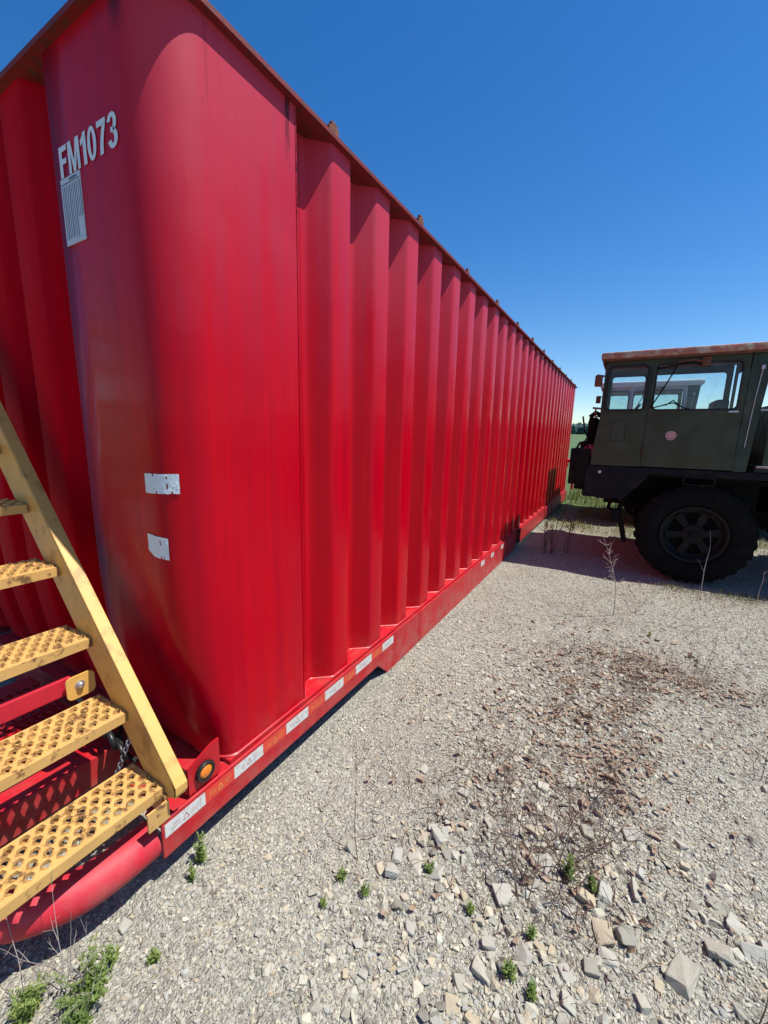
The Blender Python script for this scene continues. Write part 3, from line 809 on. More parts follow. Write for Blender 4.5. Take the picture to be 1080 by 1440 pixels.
    m=MB(); m.tube([(-.26,-.004,1.25),(-.26,.01,1.25)],.02,10); obj(m,'side_marker',M['palecab'],t,True)
    m=MB(); m.box(.20,3.6,-.01,.06,1.255,1.33,.006); obj(m,'sill',M['frame'],t,True)
    m=MB(); pr=rrect(.60,.89,1.165,1.25,.03,3); m.tube([(u,-.03,w) for u,w in pr]+[(pr[0][0],-.03,pr[0][1])],.007,6); obj(m,'step_loop',M['frame'],t,True)
    m=MB(); m.box(-.3,4.6,.55,.67,.85,1.20); m.box(-.3,4.6,1.55,1.67,.85,1.20); m.box(-.2,.0,.55,1.67,.8,1.1); m.box(1.4,1.6,.55,1.67,.85,1.15); m.box(-.35,1.3,.1,2.2,1.22,1.30); obj(m,'chassis_frame',M['black'])
    # engine deck beside the cab
    m=MB(); m.box(-.30,1.15,CY+.10,2.22,1.33,1.86,.05); m.box(.0,.9,CY+.25,2.05,1.85,1.93,.03); obj(m,'engine_hood',body,t,True)
    # deck/bed behind the cab
    m=MB(); m.box(1.22,4.6,.05,2.2,1.335,1.40); m.box(1.27,1.33,.04,2.2,1.40,2.05); m.box(1.34,3.4,.25,2.0,1.45,1.98,.03); bd=obj(m,'rear_deck',M['greendark'])
    for k in range(4):
        m=MB(); m.box(1.30,3.3,.235,.25,1.50+.13*k,1.565+.13*k,.006); obj(m,'deck_slat',body,bd)
    m=MB(); m.box(1.22,3.4,.0,.05,1.385,1.405); m.box(1.17,3.4,.02,.04,1.985,2.0); obj(m,'deck_edge',M['palecab'],bd)
    # bumper box, radiator guard and rods
    m=MB(); m.box(-.62,-.39,.02,.55,1.07,1.53,.012); m.box(-.55,-.40,.1,2.2,1.0,1.22,.02); obj(m,'bumper_box',M['black'],t,True)
    m=MB(); m.box(-.47,-.375,.30,1.9,1.22,1.93,.012)
    for k in range(9): m.box(-.475,-.47,.34+.17*k,.38+.17*k,1.3,1.9)
    m.tube([(-.46,.3,1.93),(-.40,.3,1.99),(-.33,.3,1.95)],.03,8); obj(m,'radiator_guard',M['black'],t,True)
    m=MB(); m.tube([(-.52,.02,1.93),(-.49,.02,1.78),(-.44,.03,1.66),(-.43,.05,1.5)],.010,6); m.tube([(-.56,.1,1.53),(-.53,.1,1.60),(-.46,.1,1.62),(-.43,.1,1.6)],.014,6); obj(m,'hook_rod',M['black'],t,True)
    m=MB(); m.lathe([(0,-.035),(.05,-.035),(.075,-.01),(.085,.02),(.08,.06),(0,.09)],(-.40,.12,1.50),'y',20); obj(m,'reflector_lamp',M['redlens'] if main else M['palecab'],t,True)
    # mirrors and horn out in front
    m=MB(); m.tube([(-.33,-.0,2.40),(-.40,-.02,2.42),(-.41,-.02,2.30)],.012,6); m.box(-.43,-.345,-.03,.02,2.28,2.42,.02); obj(m,'mirror_bracket',M['rust'],t,True); m=MB(); m.tube([(-.33,0,2.02),(-.42,-.01,2.03)],.012,6); m.tube([(-.385,-.01,2.03),(-.38,0,1.92)],.01,6); obj(m,'mirror_bracket',M['rust'],t,True)
    # axle and wheels
    m=MB(); m.tube([(2.75,.1,.60),(2.75,2.15,.60)],.07,12); obj(m,'axle',M['black'],t,True); m=MB(); m.tube([(.78,.1,.60),(.78,2.15,.60)],.07,12); m.lathe([(0,-.2),(.14,-.14),(.19,0),(.14,.14),(0,.2)],(.78,1.1,.6),'y',16)
    for yy in (.62,1.6): m.tube([(.1,yy,.86),(.45,yy,.70),(.78,yy,.66),(1.1,yy,.70),(1.45,yy,.86)],.04,6)
    obj(m,'axle',M['black'],t,True)
    m=MB(); m.tube([(.02,.12,.9),(.0,.10,.72),(.06,.1,.55),(.10,.12,.38)],.03,8); m.tube([(-.1,.15,.92),(-.12,.2,.78),(-.02,.3,.72)],.022,8); m.box(-.08,.02,.05,.2,.62,.78,.01); obj(m,'steering_linkage',M['black'],t,True)
    proto=None
    for (wx,wy,s) in ((.78,.0,1),(.78,2.22,-1),(2.75,.0,1),(2.75,2.22,-1)):
        if proto is None:
            Rw=.59
            m=MB(); m.lathe([(.33,.02),(.36,-.02),(.45,-.045),(.53,-.035),(.565,-.005),(.575,.05),(.575,.25),(.565,.305),(.53,.33),(.45,.34),(.36,.32),(.33,.28)],(0,0,0),'y',48)
            nl=30
            for k in range(nl):
                for side in (0,1):
                    a=2*PI*(k+.5*side)/nl; ca,sa=math.cos(a),math.sin(a); w_=.026
                    y0,y1=(-.02,.15) if side==0 else (.15,.32); vv=[]
                    for rr_ in (.50 if 0 else .545,.594):
                        for (yy,tt) in ((y0,-w_),(y0,w_),(y1,w_+.03),(y1,-w_+.03)):
                            r2=rr_-(.02 if yy in (-.02,.32) else 0); vv.append((ca*r2-sa*tt,yy,sa*r2+ca*tt))
                    m.add(vv,[(0,1,2,3),(4,7,6,5),(0,4,5,1),(1,5,6,2),(2,6,7,3),(3,7,4,0)])
            wh=m.build('wheel',M['rubber'],t,True,35)
            m=MB(); m.lathe([(.335,.0),(.325,-.015),(.305,-.01),(.295,.03),(.28,.09),(.25,.10)],(0,0,0),'y',48)
            n=6
            for k in range(n):
                a=2*PI*(k+.25)/n
                v4=[]
                for rr_,h in ((.10,.045),(.27,.07)):
                    for da in (-.30,.30) if rr_<.2 else (-.17,.17): v4.append((rr_*math.cos(a+da),h,rr_*math.sin(a+da)))
                for rr_,h in ((.10,.07),(.27,.10)):
                    for da in (-.30,.30) if rr_<.2 else (-.17,.17): v4.append((rr_*math.cos(a+da),h,rr_*math.sin(a+da)))
                m.add(v4,[(0,1,3,2),(4,6,7,5),(0,2,6,4),(1,5,7,3),(2,3,7,6),(0,4,5,1)])
            m.lathe([(.0,.03),(.10,.03),(.115,.045),(.12,.09)],(0,0,0),'y',24)
            rim=m.build('rim',simple('dull_rim',(.017,.018,.019),.8,0,10,.4,.3,.003,0,(.02,.014,.01),8,(.45,.65),.15),wh,True,35)
            m=MB(); m.lathe([(0,-.012),(.03,-.012),(.038,.0),(.042,.035)],(0,0,0),'y',16)
            for k in range(8):
                a=2*PI*k/8; m.lathe([(0,.018),(.011,.018),(.011,.035)],(.075*math.cos(a),0,.075*math.sin(a)),'y',6)
            hub=m.build('hub_cap',M['frame'],wh,True,35)
            m=MB(); m.lathe([(0,.16),(.33,.16)],(0,0,0),'y',24); bk=m.build('brake_drum',M['black'],wh)
            proto=wh; kids=[rim,hub,bk]; o=wh
        else:
            o=proto.copy(); COL.objects.link(o); o.parent=t
            for kch in kids: q_=kch.copy(); COL.objects.link(q_); q_.parent=o
        o.location=(wx,wy,.585); o.rotation_euler=(0,random.uniform(0,1),0 if s==1 else PI)
    return t
truck(0,5.8,0.0,M['olive'],M['cabroof'],'dark olive military truck with rust-red roof edge, nearest truck beside the red tank')
t2=truck(-.20,9.25,.06,M['palecab'],M['paleroof'],'farther military truck with bleached white roof, seen behind the olive cab',False)

# ------------------------------------------------------------------ gravel, stones, leaves (children of the ground)
def rock_bm(rd,flat=.6,npt=11,el=1.2):
    bm=bmesh.new()
    for i in range(npt):
        d=Vector((rd.gauss(0,1),rd.gauss(0,1),rd.gauss(0,1))).normalized()*rd.uniform(.8,1)
        bm.verts.new((d.x*.5*el,d.y*.5,d.z*.5*flat))
    r=bmesh.ops.convex_hull(bm,input=bm.verts[:])
    bmesh.ops.delete(bm,geom=[g for g in r['geom_interior'] if isinstance(g,bmesh.types.BMVert)],context='VERTS')
    return bm
rd=random.Random(21)
rocks=[]
for i in range(10):
    bm=rock_bm(rd,rd.uniform(.6,.95),rd.randint(10,14),rd.uniform(1.0,1.3)); me=bpy.data.meshes.new('stone'); bm.to_mesh(me); bm.free(); me.materials.append(M['chip']); rocks.append(me)
pc=bpy.data.collections.new('chip_shapes')
for i,me in enumerate(rocks[:8]):
    pc.objects.link(bpy.data.objects.new('chip_shape_%d'%i,me))
def inst(name,pts,rot,scl,coll,nproto,parent=None,label=None,cat=None):
    me=bpy.data.meshes.new(name); me.vertices.add(len(pts)); me.vertices.foreach_set('co',np.asarray(pts,dtype=np.float32).ravel())
    a=me.attributes.new('rot','FLOAT_VECTOR','POINT'); a.data.foreach_set('vector',np.asarray(rot,dtype=np.float32).ravel())
    a=me.attributes.new('scl','FLOAT_VECTOR','POINT'); a.data.foreach_set('vector',np.asarray(scl,dtype=np.float32).ravel())
    a=me.attributes.new('idx','INT','POINT'); a.data.foreach_set('value',rng.integers(0,nproto,len(pts)).astype(np.int32))
    o=bpy.data.objects.new(name,me); COL.objects.link(o)
    g=bpy.data.node_groups.new(name,'GeometryNodeTree')
    g.interface.new_socket('Geometry',in_out='INPUT',socket_type='NodeSocketGeometry'); g.interface.new_socket('Geometry',in_out='OUTPUT',socket_type='NodeSocketGeometry')
    N=g.nodes; gi=N.new('NodeGroupInput'); go=N.new('NodeGroupOutput'); ip=N.new('GeometryNodeInstanceOnPoints'); ci=N.new('GeometryNodeCollectionInfo')
    ci.inputs['Collection'].default_value=coll; ci.inputs['Separate Children'].default_value=True; ci.inputs['Reset Children'].default_value=True
    def attr(nm,ty):
        x=N.new('GeometryNodeInputNamedAttribute'); x.data_type=ty; x.inputs[0].default_value=nm
        return next(s for s in x.outputs if s.enabled and s.name=='Attribute')
    m2p=N.new('GeometryNodeMeshToPoints')
    L=g.links; L.new(gi.outputs[0],m2p.inputs['Mesh']); L.new(m2p.outputs[0],ip.inputs['Points']); L.new(ci.outputs[0],ip.inputs['Instance']); ip.inputs['Pick Instance'].default_value=True
    L.new(attr('idx','INT'),ip.inputs['Instance Index']); L.new(attr('rot','FLOAT_VECTOR'),ip.inputs['Rotation']); L.new(attr('scl','FLOAT_VECTOR'),ip.inputs['Scale']); L.new(ip.outputs[0],go.inputs[0])
    md=o.modifiers.new('scatter','NODES'); md.node_group=g
    if parent: o.parent=parent
    return tag(o,label,cat,None,'stuff')
def scatter(n,x0,x1,y0,y1,smin,smax,dens=None,lift=.2,p=2.0):
    x=rng.uniform(x0,x1,n); y=rng.uniform(y0,y1,n)
    if dens is not None:
        k=rng.uniform(0,1,n)<dens(x,y); x,y=x[k],y[k]
    n=len(x); s=smin+(smax-smin)*rng.uniform(0,1,n)**p
    z=np.array([gzz(a,b) for a,b in zip(x,y)])+s*lift*rng.uniform(-.5,1,n)
    rot=np.stack([rng.normal(0,.35,n),rng.normal(0,.35,n),rng.uniform(0,6.28,n)],1)
    scl=np.stack([s,s,s*rng.uniform(.7,1.1,n)],1)
    return np.stack([x,y,z],1),rot,scl
def clear(x,y): return ~((x<-1.27)&(y>.62))*1.0
_pn=lambda x,y:np.array([mnoise.noise(Vector((a*1.7,b*1.7,5))) for a,b in zip(x,y)])
def clear_p(x,y): return clear(x,y)*np.clip(.62+1.3*_pn(x,y),.28,1)
def near(x,y):
    d=np.hypot(x*1.0,y); return clear(x,y)*np.clip(1.35-d*.12,.15,1)
PA=[scatter(125000,-2.0,1.6,.1,2.6,.006,.019,clear_p,p=1.7),
    scatter(70000,-1.5,3.2,2.5,5.8,.008,.022,near,p=1.7),
    scatter(22000,-1.8,4.0,5.6,9.5,.010,.025,lambda x,y:clear(x,y)*.8,p=1.6)]
# coarser stones in a drift down the middle
def drift(x,y):
    cxx=-.25+.18*(y-1.2)*.6+.10*np.sin(y*2.3); w=.42+.12*np.sin(y*3.1)
    q=np.exp(-((x-cxx)/w)**2)*np.clip((4.0-y)/1.2,0,1); edge=np.exp(-((x-.45)/.25)**2)*np.clip((2.0-y)/.5,0,1)*.6
    return np.clip(q+edge,.03,1)*clear(x,y)
PA.append(scatter(13000,-1.2,1.6,.6,4.2,.018,.046,drift,.25,2.2))
PA.append(scatter(2200,-1.25,1.6,.2,3.4,.016,.030,clear,.2,2.6))
pts=np.concatenate([a[0] for a in PA]); rot=np.concatenate([a[1] for a in PA]); scl=np.concatenate([a[2] for a in PA])
inst('gravel',pts,rot,scl,pc,8,None,'pale crushed limestone gravel covering the yard','gravel')
# larger stones, one object each
STONES=[(-0.788,1.143,0.055),(-0.595,1.144,0.069),(-0.527,1.219,0.079),(-0.445,1.23,0.06),(-0.605,1.206,0.063),(-0.546,1.324,0.065),(-0.422,1.31,0.063),(-0.357,1.364,0.045),(-0.486,1.357,0.075),(-0.622,1.066,0.042),(-0.201,1.279,0.09),(-0.123,1.38,0.051),(-0.089,1.468,0.079),(0.059,1.418,0.073),(0.117,1.468,0.082),(0.221,1.537,0.082),(0.119,1.331,0.098),(0.185,1.364,0.068),(0.13,1.265,0.065),(0.088,1.21,0.057),(-0.2,1.029,0.07),(0.46,1.635,0.056),(0.441,1.461,0.088),(0.337,1.331,0.112),(0.545,1.511,0.087),(0.514,1.586,0.077),(0.204,1.774,0.075),(0.061,1.925,0.073),(0.041,1.69,0.066),(-0.038,1.648,0.066),(-0.149,1.592,0.076),(-0.162,1.831,0.064),(-0.453,1.822,0.046),(-0.596,1.554,0.046),(-0.688,1.643,0.056),(-0.316,1.524,0.054),(-0.194,1.732,0.041),(0.233,2.032,0.053),(-0.097,1.309,0.056),(0.025,1.158,0.049),(0.229,1.193,0.053),(-0.196,0.908,0.045),(-0.122,1.541,0.055),(0.134,1.801,0.049),(-0.674,0.722,0.028),(0.096,1.234,0.05),(-1.28,0.515,0.048),(0.451,1.638,0.046),(-0.103,1.134,0.058)]
big=[]
def block_bm(rd_):
    bm=bmesh.new(); ex,ey,ez=rd_.uniform(.45,.62),rd_.uniform(.32,.46),rd_.uniform(.18,.33)
    for sx in (-1,1):
        for sy in (-1,1):
            for sz in (-1,1):
                if sz>0 and rd_.random()<.25: continue
                bm.verts.new((sx*ex*rd_.uniform(.55,1),sy*ey*rd_.uniform(.55,1),sz*ez*rd_.uniform(.6,1)))
    for _ in range(3): bm.verts.new((rd_.uniform(-1,1)*ex,rd_.uniform(-1,1)*ey,rd_.uniform(.4,1)*ez))
    r=bmesh.ops.convex_hull(bm,input=bm.verts[:]); bmesh.ops.delete(bm,geom=[g for g in r['geom_interior'] if isinstance(g,bmesh.types.BMVert)],context='VERTS')
    bmesh.ops.dissolve_limit(bm,angle_limit=.3,verts=bm.verts[:],edges=bm.edges[:])
    return bm
for i in range(9):
    bm=block_bm(rd); bmesh.ops.bevel(bm,geom=bm.edges[:],offset=.028,segments=1,affect='EDGES'); bmesh.ops.triangulate(bm,faces=bm.faces[:]); bmesh.ops.subdivide_edges(bm,edges=[e for e in bm.edges if e.calc_length()>.3],cuts=1); [setattr(w,'co',w.co+Vector((rd.gauss(0,.011),rd.gauss(0,.011),rd.gauss(0,.011)))) for w in bm.verts]; me=bpy.data.meshes.new('stone'); bm.to_mesh(me); bm.free(); me.materials.append(M['stone']); big.append(me)
allst=list(STONES)
while len(allst)<270:
    x,y=rd.uniform(-1.0,1.2),rd.uniform(.8,3.6)
    if rd.random()<float(drift(np.array([x]),np.array([y]))[0]) and not(x<-1.2): allst.append((x,y,rd.uniform(.028,.05)))
for i,(x,y,s) in enumerate(allst):
    o=bpy.data.objects.new('stone',big[i%9]); COL.objects.link(o); o.parent=ground
    k=s*1.05; o.location=(x,y,gzz(x,y)+k*.12); o.scale=(k,k,k*rd.uniform(.7,1)); o.rotation_euler=(rd.gauss(0,.22),rd.gauss(0,.22),rd.uniform(0,6.28))
# dry leaves
def leaf_mesh(rd_):
    n=9; v=[];f=[]; curl=rd_.uniform(1.5,3.2); tw=rd_.uniform(-.8,.8)
    for i in range(n):
        t=i/(n-1); w=.30*math.sin(PI*min(1,t*1.05))**.7*(1+.25*math.sin(9*t+rd_.random()))
        for j in range(5):
            u=(j-2)/2; x=(t-.5); y=u*w; z=.10*curl*u*u*w*2+.12*math.sin(PI*t*1.3+tw)*curl*.4+rd_.uniform(-.015,.015)
            v.append((x,y*(1-.25*abs(u)*curl*.3),z))
    for i in range(n-1):
        for j in range(4): f.append((i*5+j,i*5+j+1,(i+1)*5+j+1,(i+1)*5+j))
    me=bpy.data.meshes.new('dry_leaf'); me.from_pydata(v,[],f)
    for p in me.polygons: p.use_smooth=True
    me.materials.append(M['leafdry']); return me
leaves=[leaf_mesh(rd) for _ in range(7)]
LEAVES=[(-0.437,1.707,0.05),(-0.388,1.76,0.033),(-0.412,1.571,0.031),(0.11,2.058,0.092),(0.162,2.01,0.057),(0.015,1.834,0.07),(0.042,1.754,0.045),(-0.356,1.828,0.06),(-0.14,2.706,0.056),(-0.206,2.582,0.044),(0.011,2.866,0.069),(-0.063,2.432,0.05),(-0.018,2.443,0.05),(0.1,2.622,0.042),(0.044,3.049,0.048),(0.603,3.728,0.067),(0.312,2.889,0.055),(0.756,3.251,0.056),(0.852,3.21,0.066),(-0.549,3.676,0.062),(-0.418,1.452,0.029),(-0.248,3.043,0.051),(0.139,2.444,0.039),(0.495,3.242,0.047),(0.072,1.504,0.049),(0.015,1.418,0.039),(0.163,1.399,0.035),(0.195,1.315,0.037)]
al=[(x,y,max(s,.045)) for x,y,s in LEAVES]
while len(al)<130:
    y=rd.uniform(1.3,4.0); x=-.15+.28*(y-1.5)*.5+rd.gauss(0,.28)
    al.append((x,y,rd.uniform(.03,.055)))
for i,(x,y,s) in enumerate(al):
    o=bpy.data.objects.new('dry_leaf',leaves[i%7]); COL.objects.link(o); o.parent=ground
    o.location=(x,y,gzz(x,y)+.012); o.scale=(s*1.1,s*1.1,s); o.rotation_euler=(rd.gauss(0,.5),rd.gauss(0,.5),rd.uniform(0,6.28))
# fine dead litter: twigs and straw bits
mb=MB(); rd=random.Random(5)
def litter(n,cx_,cy_,sx,sy,lmin=.03,lmax=.10,h=.02):
    for _ in range(n):
        x,y=cx_+rd.gauss(0,sx),cy_+rd.gauss(0,sy)
        if x<-1.2: continue
        a=rd.uniform(0,6.28); l=rd.uniform(lmin,lmax); z=gzz(x,y)+rd.uniform(.006,h); dz=rd.gauss(0,.35)*l
        mb.tube([(x,y,z),(x+l*.5*math.cos(a),y+l*.5*math.sin(a),max(z+dz*.5,.004)+.004),(x+l*math.cos(a+.2),y+l*math.sin(a+.2),max(z+dz,.004))],rd.uniform(.0007,.0016),3,False)
litter(420,.35,3.3,.42,.18); litter(320,-.12,2.9,.25,.35); litter(320,-.1,2.4,.25,.3); litter(500,-.25,1.8,.25,.25); [litter(45,-.1+.25*rd.random()+.12*(yy_-1.5),yy_,.06,.06,.02,.08) for yy_ in [1.4+.11*q for q in range(20)]]; litter(200,-.1,1.4,.3,.2,.02,.07); litter(350,.9,3.1,.4,.5); litter(300,.3,4.3,.7,.4); litter(250,.9,5.4,.5,.12)
litter(900,-.2,1.5,1.0,.7,.015,.04); litter(300,.05,2.8,.35,.5,.01,.03)
tag(mb.build('twig_litter',M['litter'],recalc=False),'brown scatter of broken twigs and straw over the gravel','plant litter',kind='stuff')

# crumbled leaf scraps
mb=MB(); rd=random.Random(15)
def scraps(n,cx_,cy_,sx,sy):
    for _ in range(n):
        x,y=cx_+rd.gauss(0,sx),cy_+rd.gauss(0,sy)
        if x<-1.2: continue
        s_=rd.uniform(.006,.019); a=rd.uniform(0,6.28); z=gzz(x,y)+rd.uniform(.008,.02); ca,sa=math.cos(a),math.sin(a); v_=[]
        for (u,w_,h) in ((-1,0,rd.uniform(0,.7)),(-.3,-.55,0),(.6,-.4,rd.uniform(0,.5)),(1,.1,rd.uniform(0,.8)),(.2,.6,.1),(-.6,.4,rd.uniform(0,.4))): v_.append((x+(u*ca-w_*sa)*s_,y+(u*sa+w_*ca)*s_,z+h*s_))
        mb.add(v_,[(0,1,4,5),(1,2,4),(2,3,4)])
for q_ in range(34):
    yy=rd.uniform(1.7,3.6); xx=-.12+.20*(yy-1.5)*.6+rd.gauss(0,.2); k_=rd.uniform(.03,.09); scraps(rd.randint(8,26),xx,yy,k_,k_)
for q_ in range(14): k_=rd.uniform(.04,.08); scraps(20,rd.uniform(0,.95),3.33+rd.gauss(0,.08),k_,k_)
scraps(220,.15,2.5,.6,.8); scraps(80,.6,5.2,.6,.2)
tag(mb.build('leaf_scraps',M['leafdry'],recalc=False),'crumbled brown leaf scraps lying among the gravel','leaf litter',kind='stuff')
# ------------------------------------------------------------------ weeds
def weed_green(x,y,h,spread,label,n=7,dense=1.0,seed=0,group=None):
    r=random.Random(seed+100); st=MB(); lf=MB(); g=gzz(x,y)
    for k in range(n):
        a=r.uniform(0,6.28); d=r.uniform(0,spread); bx,by=x+.25*d*math.cos(a),y+.25*d*math.sin(a)
        tx,ty=x+d*math.cos(a),y+d*math.sin(a); hh=h*r.uniform(.55,1)*(1-.35*d/max(spread,.01))
        P=[Vector((bx,by,g-.005)),Vector(((bx*.6+tx*.4),(by*.6+ty*.4),g+hh*.55)),Vector((tx,ty,g+hh))]
        st.tube(P,[.0016,.0013,.0007],4,False)
        m=int(9*dense*max(1,h/.06)**.5)
        for i in range(m):
            t=(i+.6)/m; p=P[0].lerp(P[1],min(1,t*2)) if t<.5 else P[1].lerp(P[2],t*2-1)
            for s in range(2):
                b=r.uniform(0,6.28); l=r.uniform(.010,.022)*(1.15-.5*t)*(1+h); w=l*.16
                dv=Vector((math.cos(b),math.sin(b),r.uniform(.2,.9))).normalized(); sd_=dv.cross(Vector((0,0,1))).normalized()*w
                lf.add([p,p+dv*l*.5+sd_,p+dv*l,p+dv*l*.5-sd_],[(0,1,2,3)])
    t=thing('weed',label,'weed',(x,y,g),group)
    o=st.build('stem',M['green'],t,recalc=False); o.matrix_parent_inverse=Matrix.Translation((-x,-y,-g))
    o=lf.build('foliage',M['green'],t,recalc=False); o.matrix_parent_inverse=Matrix.Translation((-x,-y,-g)); tag(o,kind='stuff')
    return t
GW=[(-1.244,.783,.17,.03,'green sprig growing beside the raised front end of the red skid rail',6,1.4),
(-1.219,.729,.08,.018,'small green sprig on the gravel just in front of the red rail end',4,1),
(-1.196,.375,.14,.10,'bushiest green weed clump, at bottom left in front of the pipe bumper',32,1.3),
(-1.30,.255,.12,.075,'green weed clump cut by the left edge of the photo',18,1.2),
(-1.226,.452,.065,.05,'low green weed patch just above the bushiest clump',9,1),
(-1.14,.335,.10,.06,'yellow-green weed at the bottom edge below the bushiest clump',14,1.1),
(-.752,1.03,.065,.02,'leftmost tiny green sprout of the row near the grey stones',5,1),
(-.644,1.023,.06,.018,'tiny green sprout standing just below the pale triangular stone',4,1),
(-.475,1.214,.06,.02,'green sprout between the two pale stones in the foreground row',5,1),
(-.289,1.168,.05,.015,'thin green sprout left of the long tilted stone',4,1),
(-.092,1.201,.07,.02,'green sprout below the rock cluster, among brown leaves',5,1),
(-.008,1.47,.12,.03,'tallest fresh green sprout above the twin pale rocks',8,1.3),
(.075,1.468,.075,.02,'yellow-green sprout beside a rust-brown leaf and twin rocks',6,1.2),
(-.131,1.061,.08,.02,'slim green sprout right of the flat stone near the bottom centre',5,1.1),
(-.06,1.047,.055,.018,'bright green sprout nearest the bottom edge at centre right',5,1.2),
(-.749,.919,.04,.012,'isolated tiny green sprout on fine gravel left of centre',3,1),
(-1.117,.518,.05,.03,'small green sprout on gravel beside the grey stone near the pipe shadow',6,1),
(.35,3.95,.05,.03,'lone green weed on gravel in front of the truck wheel',5,1)]
for i,(x,y,h,s,l,n,d) in enumerate(GW): weed_green(x,y,h,s,l,n,d,i)
def dead(x,y,h,label,mat,n=4,lean=(0,0),branch=4,seed=0,r0=.0022,curl=.5,name='dead_weed',cat='dead weed',spread=.25):
    r=random.Random(seed+50); g=gzz(x,y); t=thing(name,label,cat,(x,y,g)); 
    for k in range(n):
        m=MB(); a=r.uniform(0,6.28); L=h*r.uniform(.6,1.0) if k else h; dirx=lean[0]+spread*math.cos(a)*(k>0); diry=lean[1]+spread*math.sin(a)*(k>0)
        P=[];p=Vector((x+r.uniform(-.01,.01)*n,y+r.uniform(-.01,.01)*n,g-.01)); d=Vector((dirx,diry,1)).normalized(); N_=9
        for i in range(N_+1):
            P.append(p.copy()); d=(d+Vector((r.gauss(0,.07),r.gauss(0,.07),r.gauss(0,.04)))).normalized(); p=p+d*L/N_
        m.tube(P,[r0*(1-.75*i/N_) for i in range(N_+1)],5,False)
        for b in range(branch):
            i=r.randint(2,N_-1) if branch<8 else N_-5+int(5*b/branch)
            bd=(P[i]-P[i-1]).normalized(); sd_=Vector((r.gauss(0,1),r.gauss(0,1),r.uniform(-.2,.5))).normalized()
            q=P[i].copy(); bl=L*r.uniform(.12,.35)*(1 if branch<8 else .42); e=(bd*.6+sd_).normalized(); Q=[]
            for j in range(5):
                Q.append(q.copy()); e=(e+Vector((r.gauss(0,.15),r.gauss(0,.15),r.gauss(0,.1)+.04))).normalized(); q=q+e*bl/4
            m.tube(Q,[r0*.5*(1-.7*j/4) for j in range(5)],4,False)
            for b2 in range(2):
                e2=(e+Vector((r.gauss(0,.6),r.gauss(0,.6),r.gauss(0,.4)))).normalized(); m.tube([Q[2+b2],Q[2+b2]+e2*bl*.35],[r0*.35,r0*.2],3,False)
        o=m.build('stem',mat,t,True,80,recalc=False); o.matrix_parent_inverse=Matrix.Translation((-x,-y,-g))
    return t
dead(.069,4.225,.86,'tall pale dead seed stalk with feathery branching tip, in front of the truck',M['palestem'],1,(-.02,0),14,1,.0045,name='dead_stalk',cat='dead stalk')
dead(.917,5.60,.72,'thin bare pale stalk leaning in front of the truck wheel rim',M['palestem'],1,(.12,0),1,2,.005,name='dead_stalk',cat='dead stalk')
dead(1.385,5.62,.36,'short pale stalk at the right edge of the truck tyre',M['palestem'],1,(.03,0),3,3,.005,name='dead_stalk',cat='dead stalk')
dead(-.80,6.15,.95,'cluster of dark dried weed stalks in the truck shadow beside the tank',M['stem'],7,(0,0),3,4,.009,spread=.10,name='dead_stalk',cat='dead stalk')
dead(-.60,6.3,.8,'dark dried stalks just right of the shaded stalk cluster',M['stem'],4,(.05,0),2,14,.008,spread=.10,name='dead_stalk',cat='dead stalk')
dead(.648,3.521,.40,'spindly dead weed standing in the brown litter at right',M['stem'],3,(.1,0),3,5,.002)
dead(-.157,1.302,.50,'large branching dead weed rising from the stones at centre right',M['stem'],5,(-.25,.35),5,6,.0026,spread=.35)
dead(-.05,1.50,.45,'bushy dead weed with crossing twigs beside the curled brown leaf',M['stem'],7,(.05,.1),6,7,.0022,spread=.6)
dead(-.724,1.109,.46,'long thin dead stem leaning left over the gravel at centre',M['stem'],1,(-.35,.25),2,8,.0024)
dead(-.363,1.672,.24,'low spreading dead weed left of the leaf pile',M['stem'],7,(0,.1),4,9,.0018,spread=.9)
dead(.038,1.92,.28,'dead weed with twigs fanning to the right over the leaf litter',M['stem'],7,(.3,.1),5,10,.002,spread=.9)
dead(-1.265,.30,.42,'pale wispy dead grass stems at the bottom left corner',M['palestem'],6,(.05,.0),3,11,.0016,spread=.35)
dead(-1.17,.33,.28,'thin dead stems leaning over the green weed clump at bottom left',M['palestem'],4,(.05,-.1),3,12,.0014,spread=.35)
dead(.52,1.30,.22,'dead twig rising at the bottom right corner',M['stem'],2,(.25,.2),2,13,.0024)
dead(.40,3.31,.20,'wide low thicket of brittle brown stems in the litter patch',M['litter'],16,(0,0),4,15,.0016,spread=1.0)
dead(.62,3.40,.18,'brittle brown stems at the right end of the litter patch',M['litter'],12,(0,0),4,25,.0016,spread=1.0)
dead(-.159,3.294,.22,'small brown dead weed at the far left of the litter patch',M['litter'],10,(0,0),4,16,.0016,spread=.9)
dead(-.368,1.85,.16,'low reddish-brown weed tuft beside grey stones',M['litter'],9,(0,0),4,17,.0015,spread=1.0)
dead(-.225,2.39,.22,'dark leaning twig across the middle of the leaf litter',M['stem'],4,(.5,.2),3,18,.002,spread=.7)
dead(-.05,2.75,.18,'brown dead weed in the thickest part of the leaf litter',M['litter'],12,(0,0),4,19,.0015,spread=1.1)
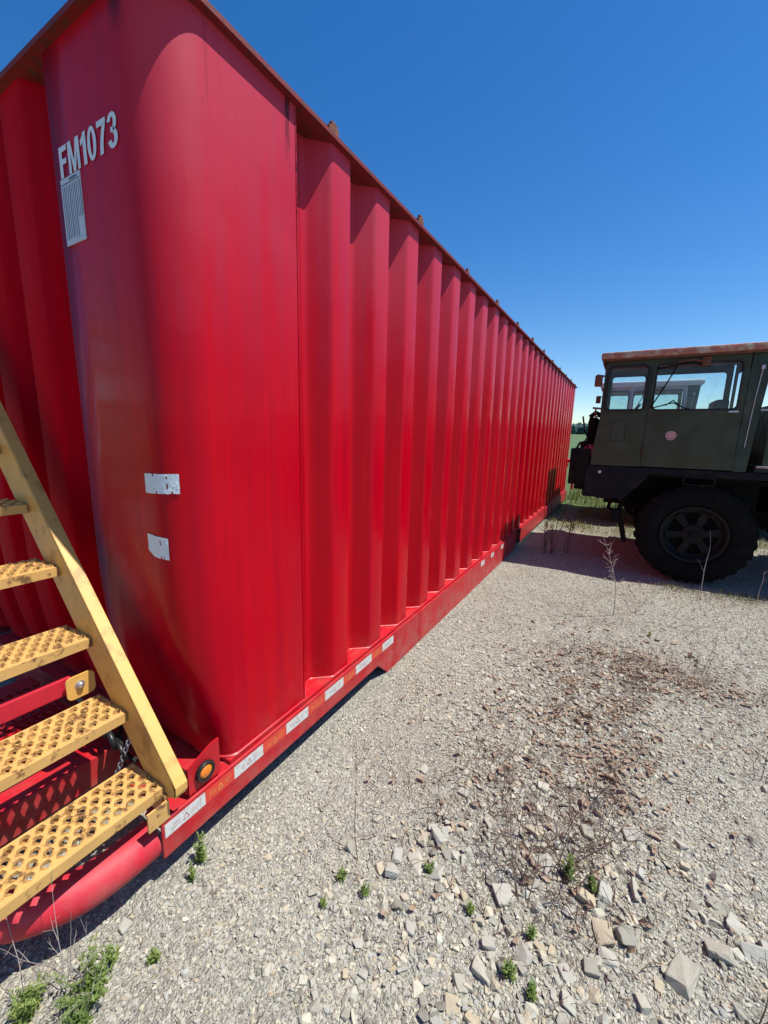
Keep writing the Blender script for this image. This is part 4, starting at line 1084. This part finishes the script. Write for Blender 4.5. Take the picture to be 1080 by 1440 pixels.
dead(.25,4.4,.25,'thin dead twigs lying on open gravel before the truck',M['litter'],5,(.4,0),3,20,.0016,spread=1.2)
dead(.10,1.62,.34,'fine dead weed above the twin pale rocks, right of the bushy one',M['stem'],6,(.2,.1),5,31,.0016,spread=.7)
dead(.75,2.45,.30,'lone sparse dead weed on fine gravel near the right edge',M['stem'],4,(.1,.1),4,32,.0018,spread=.6)
dead(-.55,1.45,.26,'faint twiggy dead weed left of the stone drift',M['stem'],4,(-.1,.1),4,33,.0015,spread=.7)
# grass: tufts by the wheel, strip between the trucks and beyond
mb=MB(); md=MB(); rd=random.Random(9)
def blades(m,n,x0,x1,y0,y1,hmin,hmax,w=.004):
    for _ in range(n):
        x,y=rd.uniform(x0,x1),rd.uniform(y0,y1)
        if x<-1.25 and y>.6: continue
        if mnoise.noise(Vector((x*2.2,y*2.2,1)))<rd.uniform(-.35,.25): continue
        h=rd.uniform(hmin,hmax); a=rd.uniform(0,6.28); l=h*rd.uniform(.1,.7); z=gz(x,y)-.005
        dx,dy=math.cos(a),math.sin(a); px_,py_=-dy*w,dx*w
        m.add([(x-px_,y-py_,z),(x+px_,y+py_,z),(x+dx*l*.4+px_*.7,y+dy*l*.4+py_*.7,z+h*.6),(x+dx*l*.4-px_*.7,y+dy*l*.4-py_*.7,z+h*.6),(x+dx*l,y+dy*l,z+h)],[(0,1,2,3),(3,2,4)])
blades(mb,700,.5,1.9,5.45,5.75,.02,.07,.003); blades(md,500,.3,1.9,5.4,5.75,.02,.08,.002)
blades(mb,2200,-1.2,3.5,8.2,9.4,.03,.10,.006); blades(md,4000,-1.2,3.5,7.9,9.2,.03,.10,.004)
blades(mb,14000,-2.5,8,11.5,18,.10,.45,.012); blades(mb,1500,-.8,1.5,9.2,11.5,.06,.22,.008)
tag(mb.build('grass',M['grass'],recalc=False),'green grass tufts around the truck wheels and behind the trucks','grass',kind='stuff')
tag(md.build('straw_grass',M['drygrass'],recalc=False),'dry straw-coloured grass mixed in around the trucks','dry grass',kind='stuff')
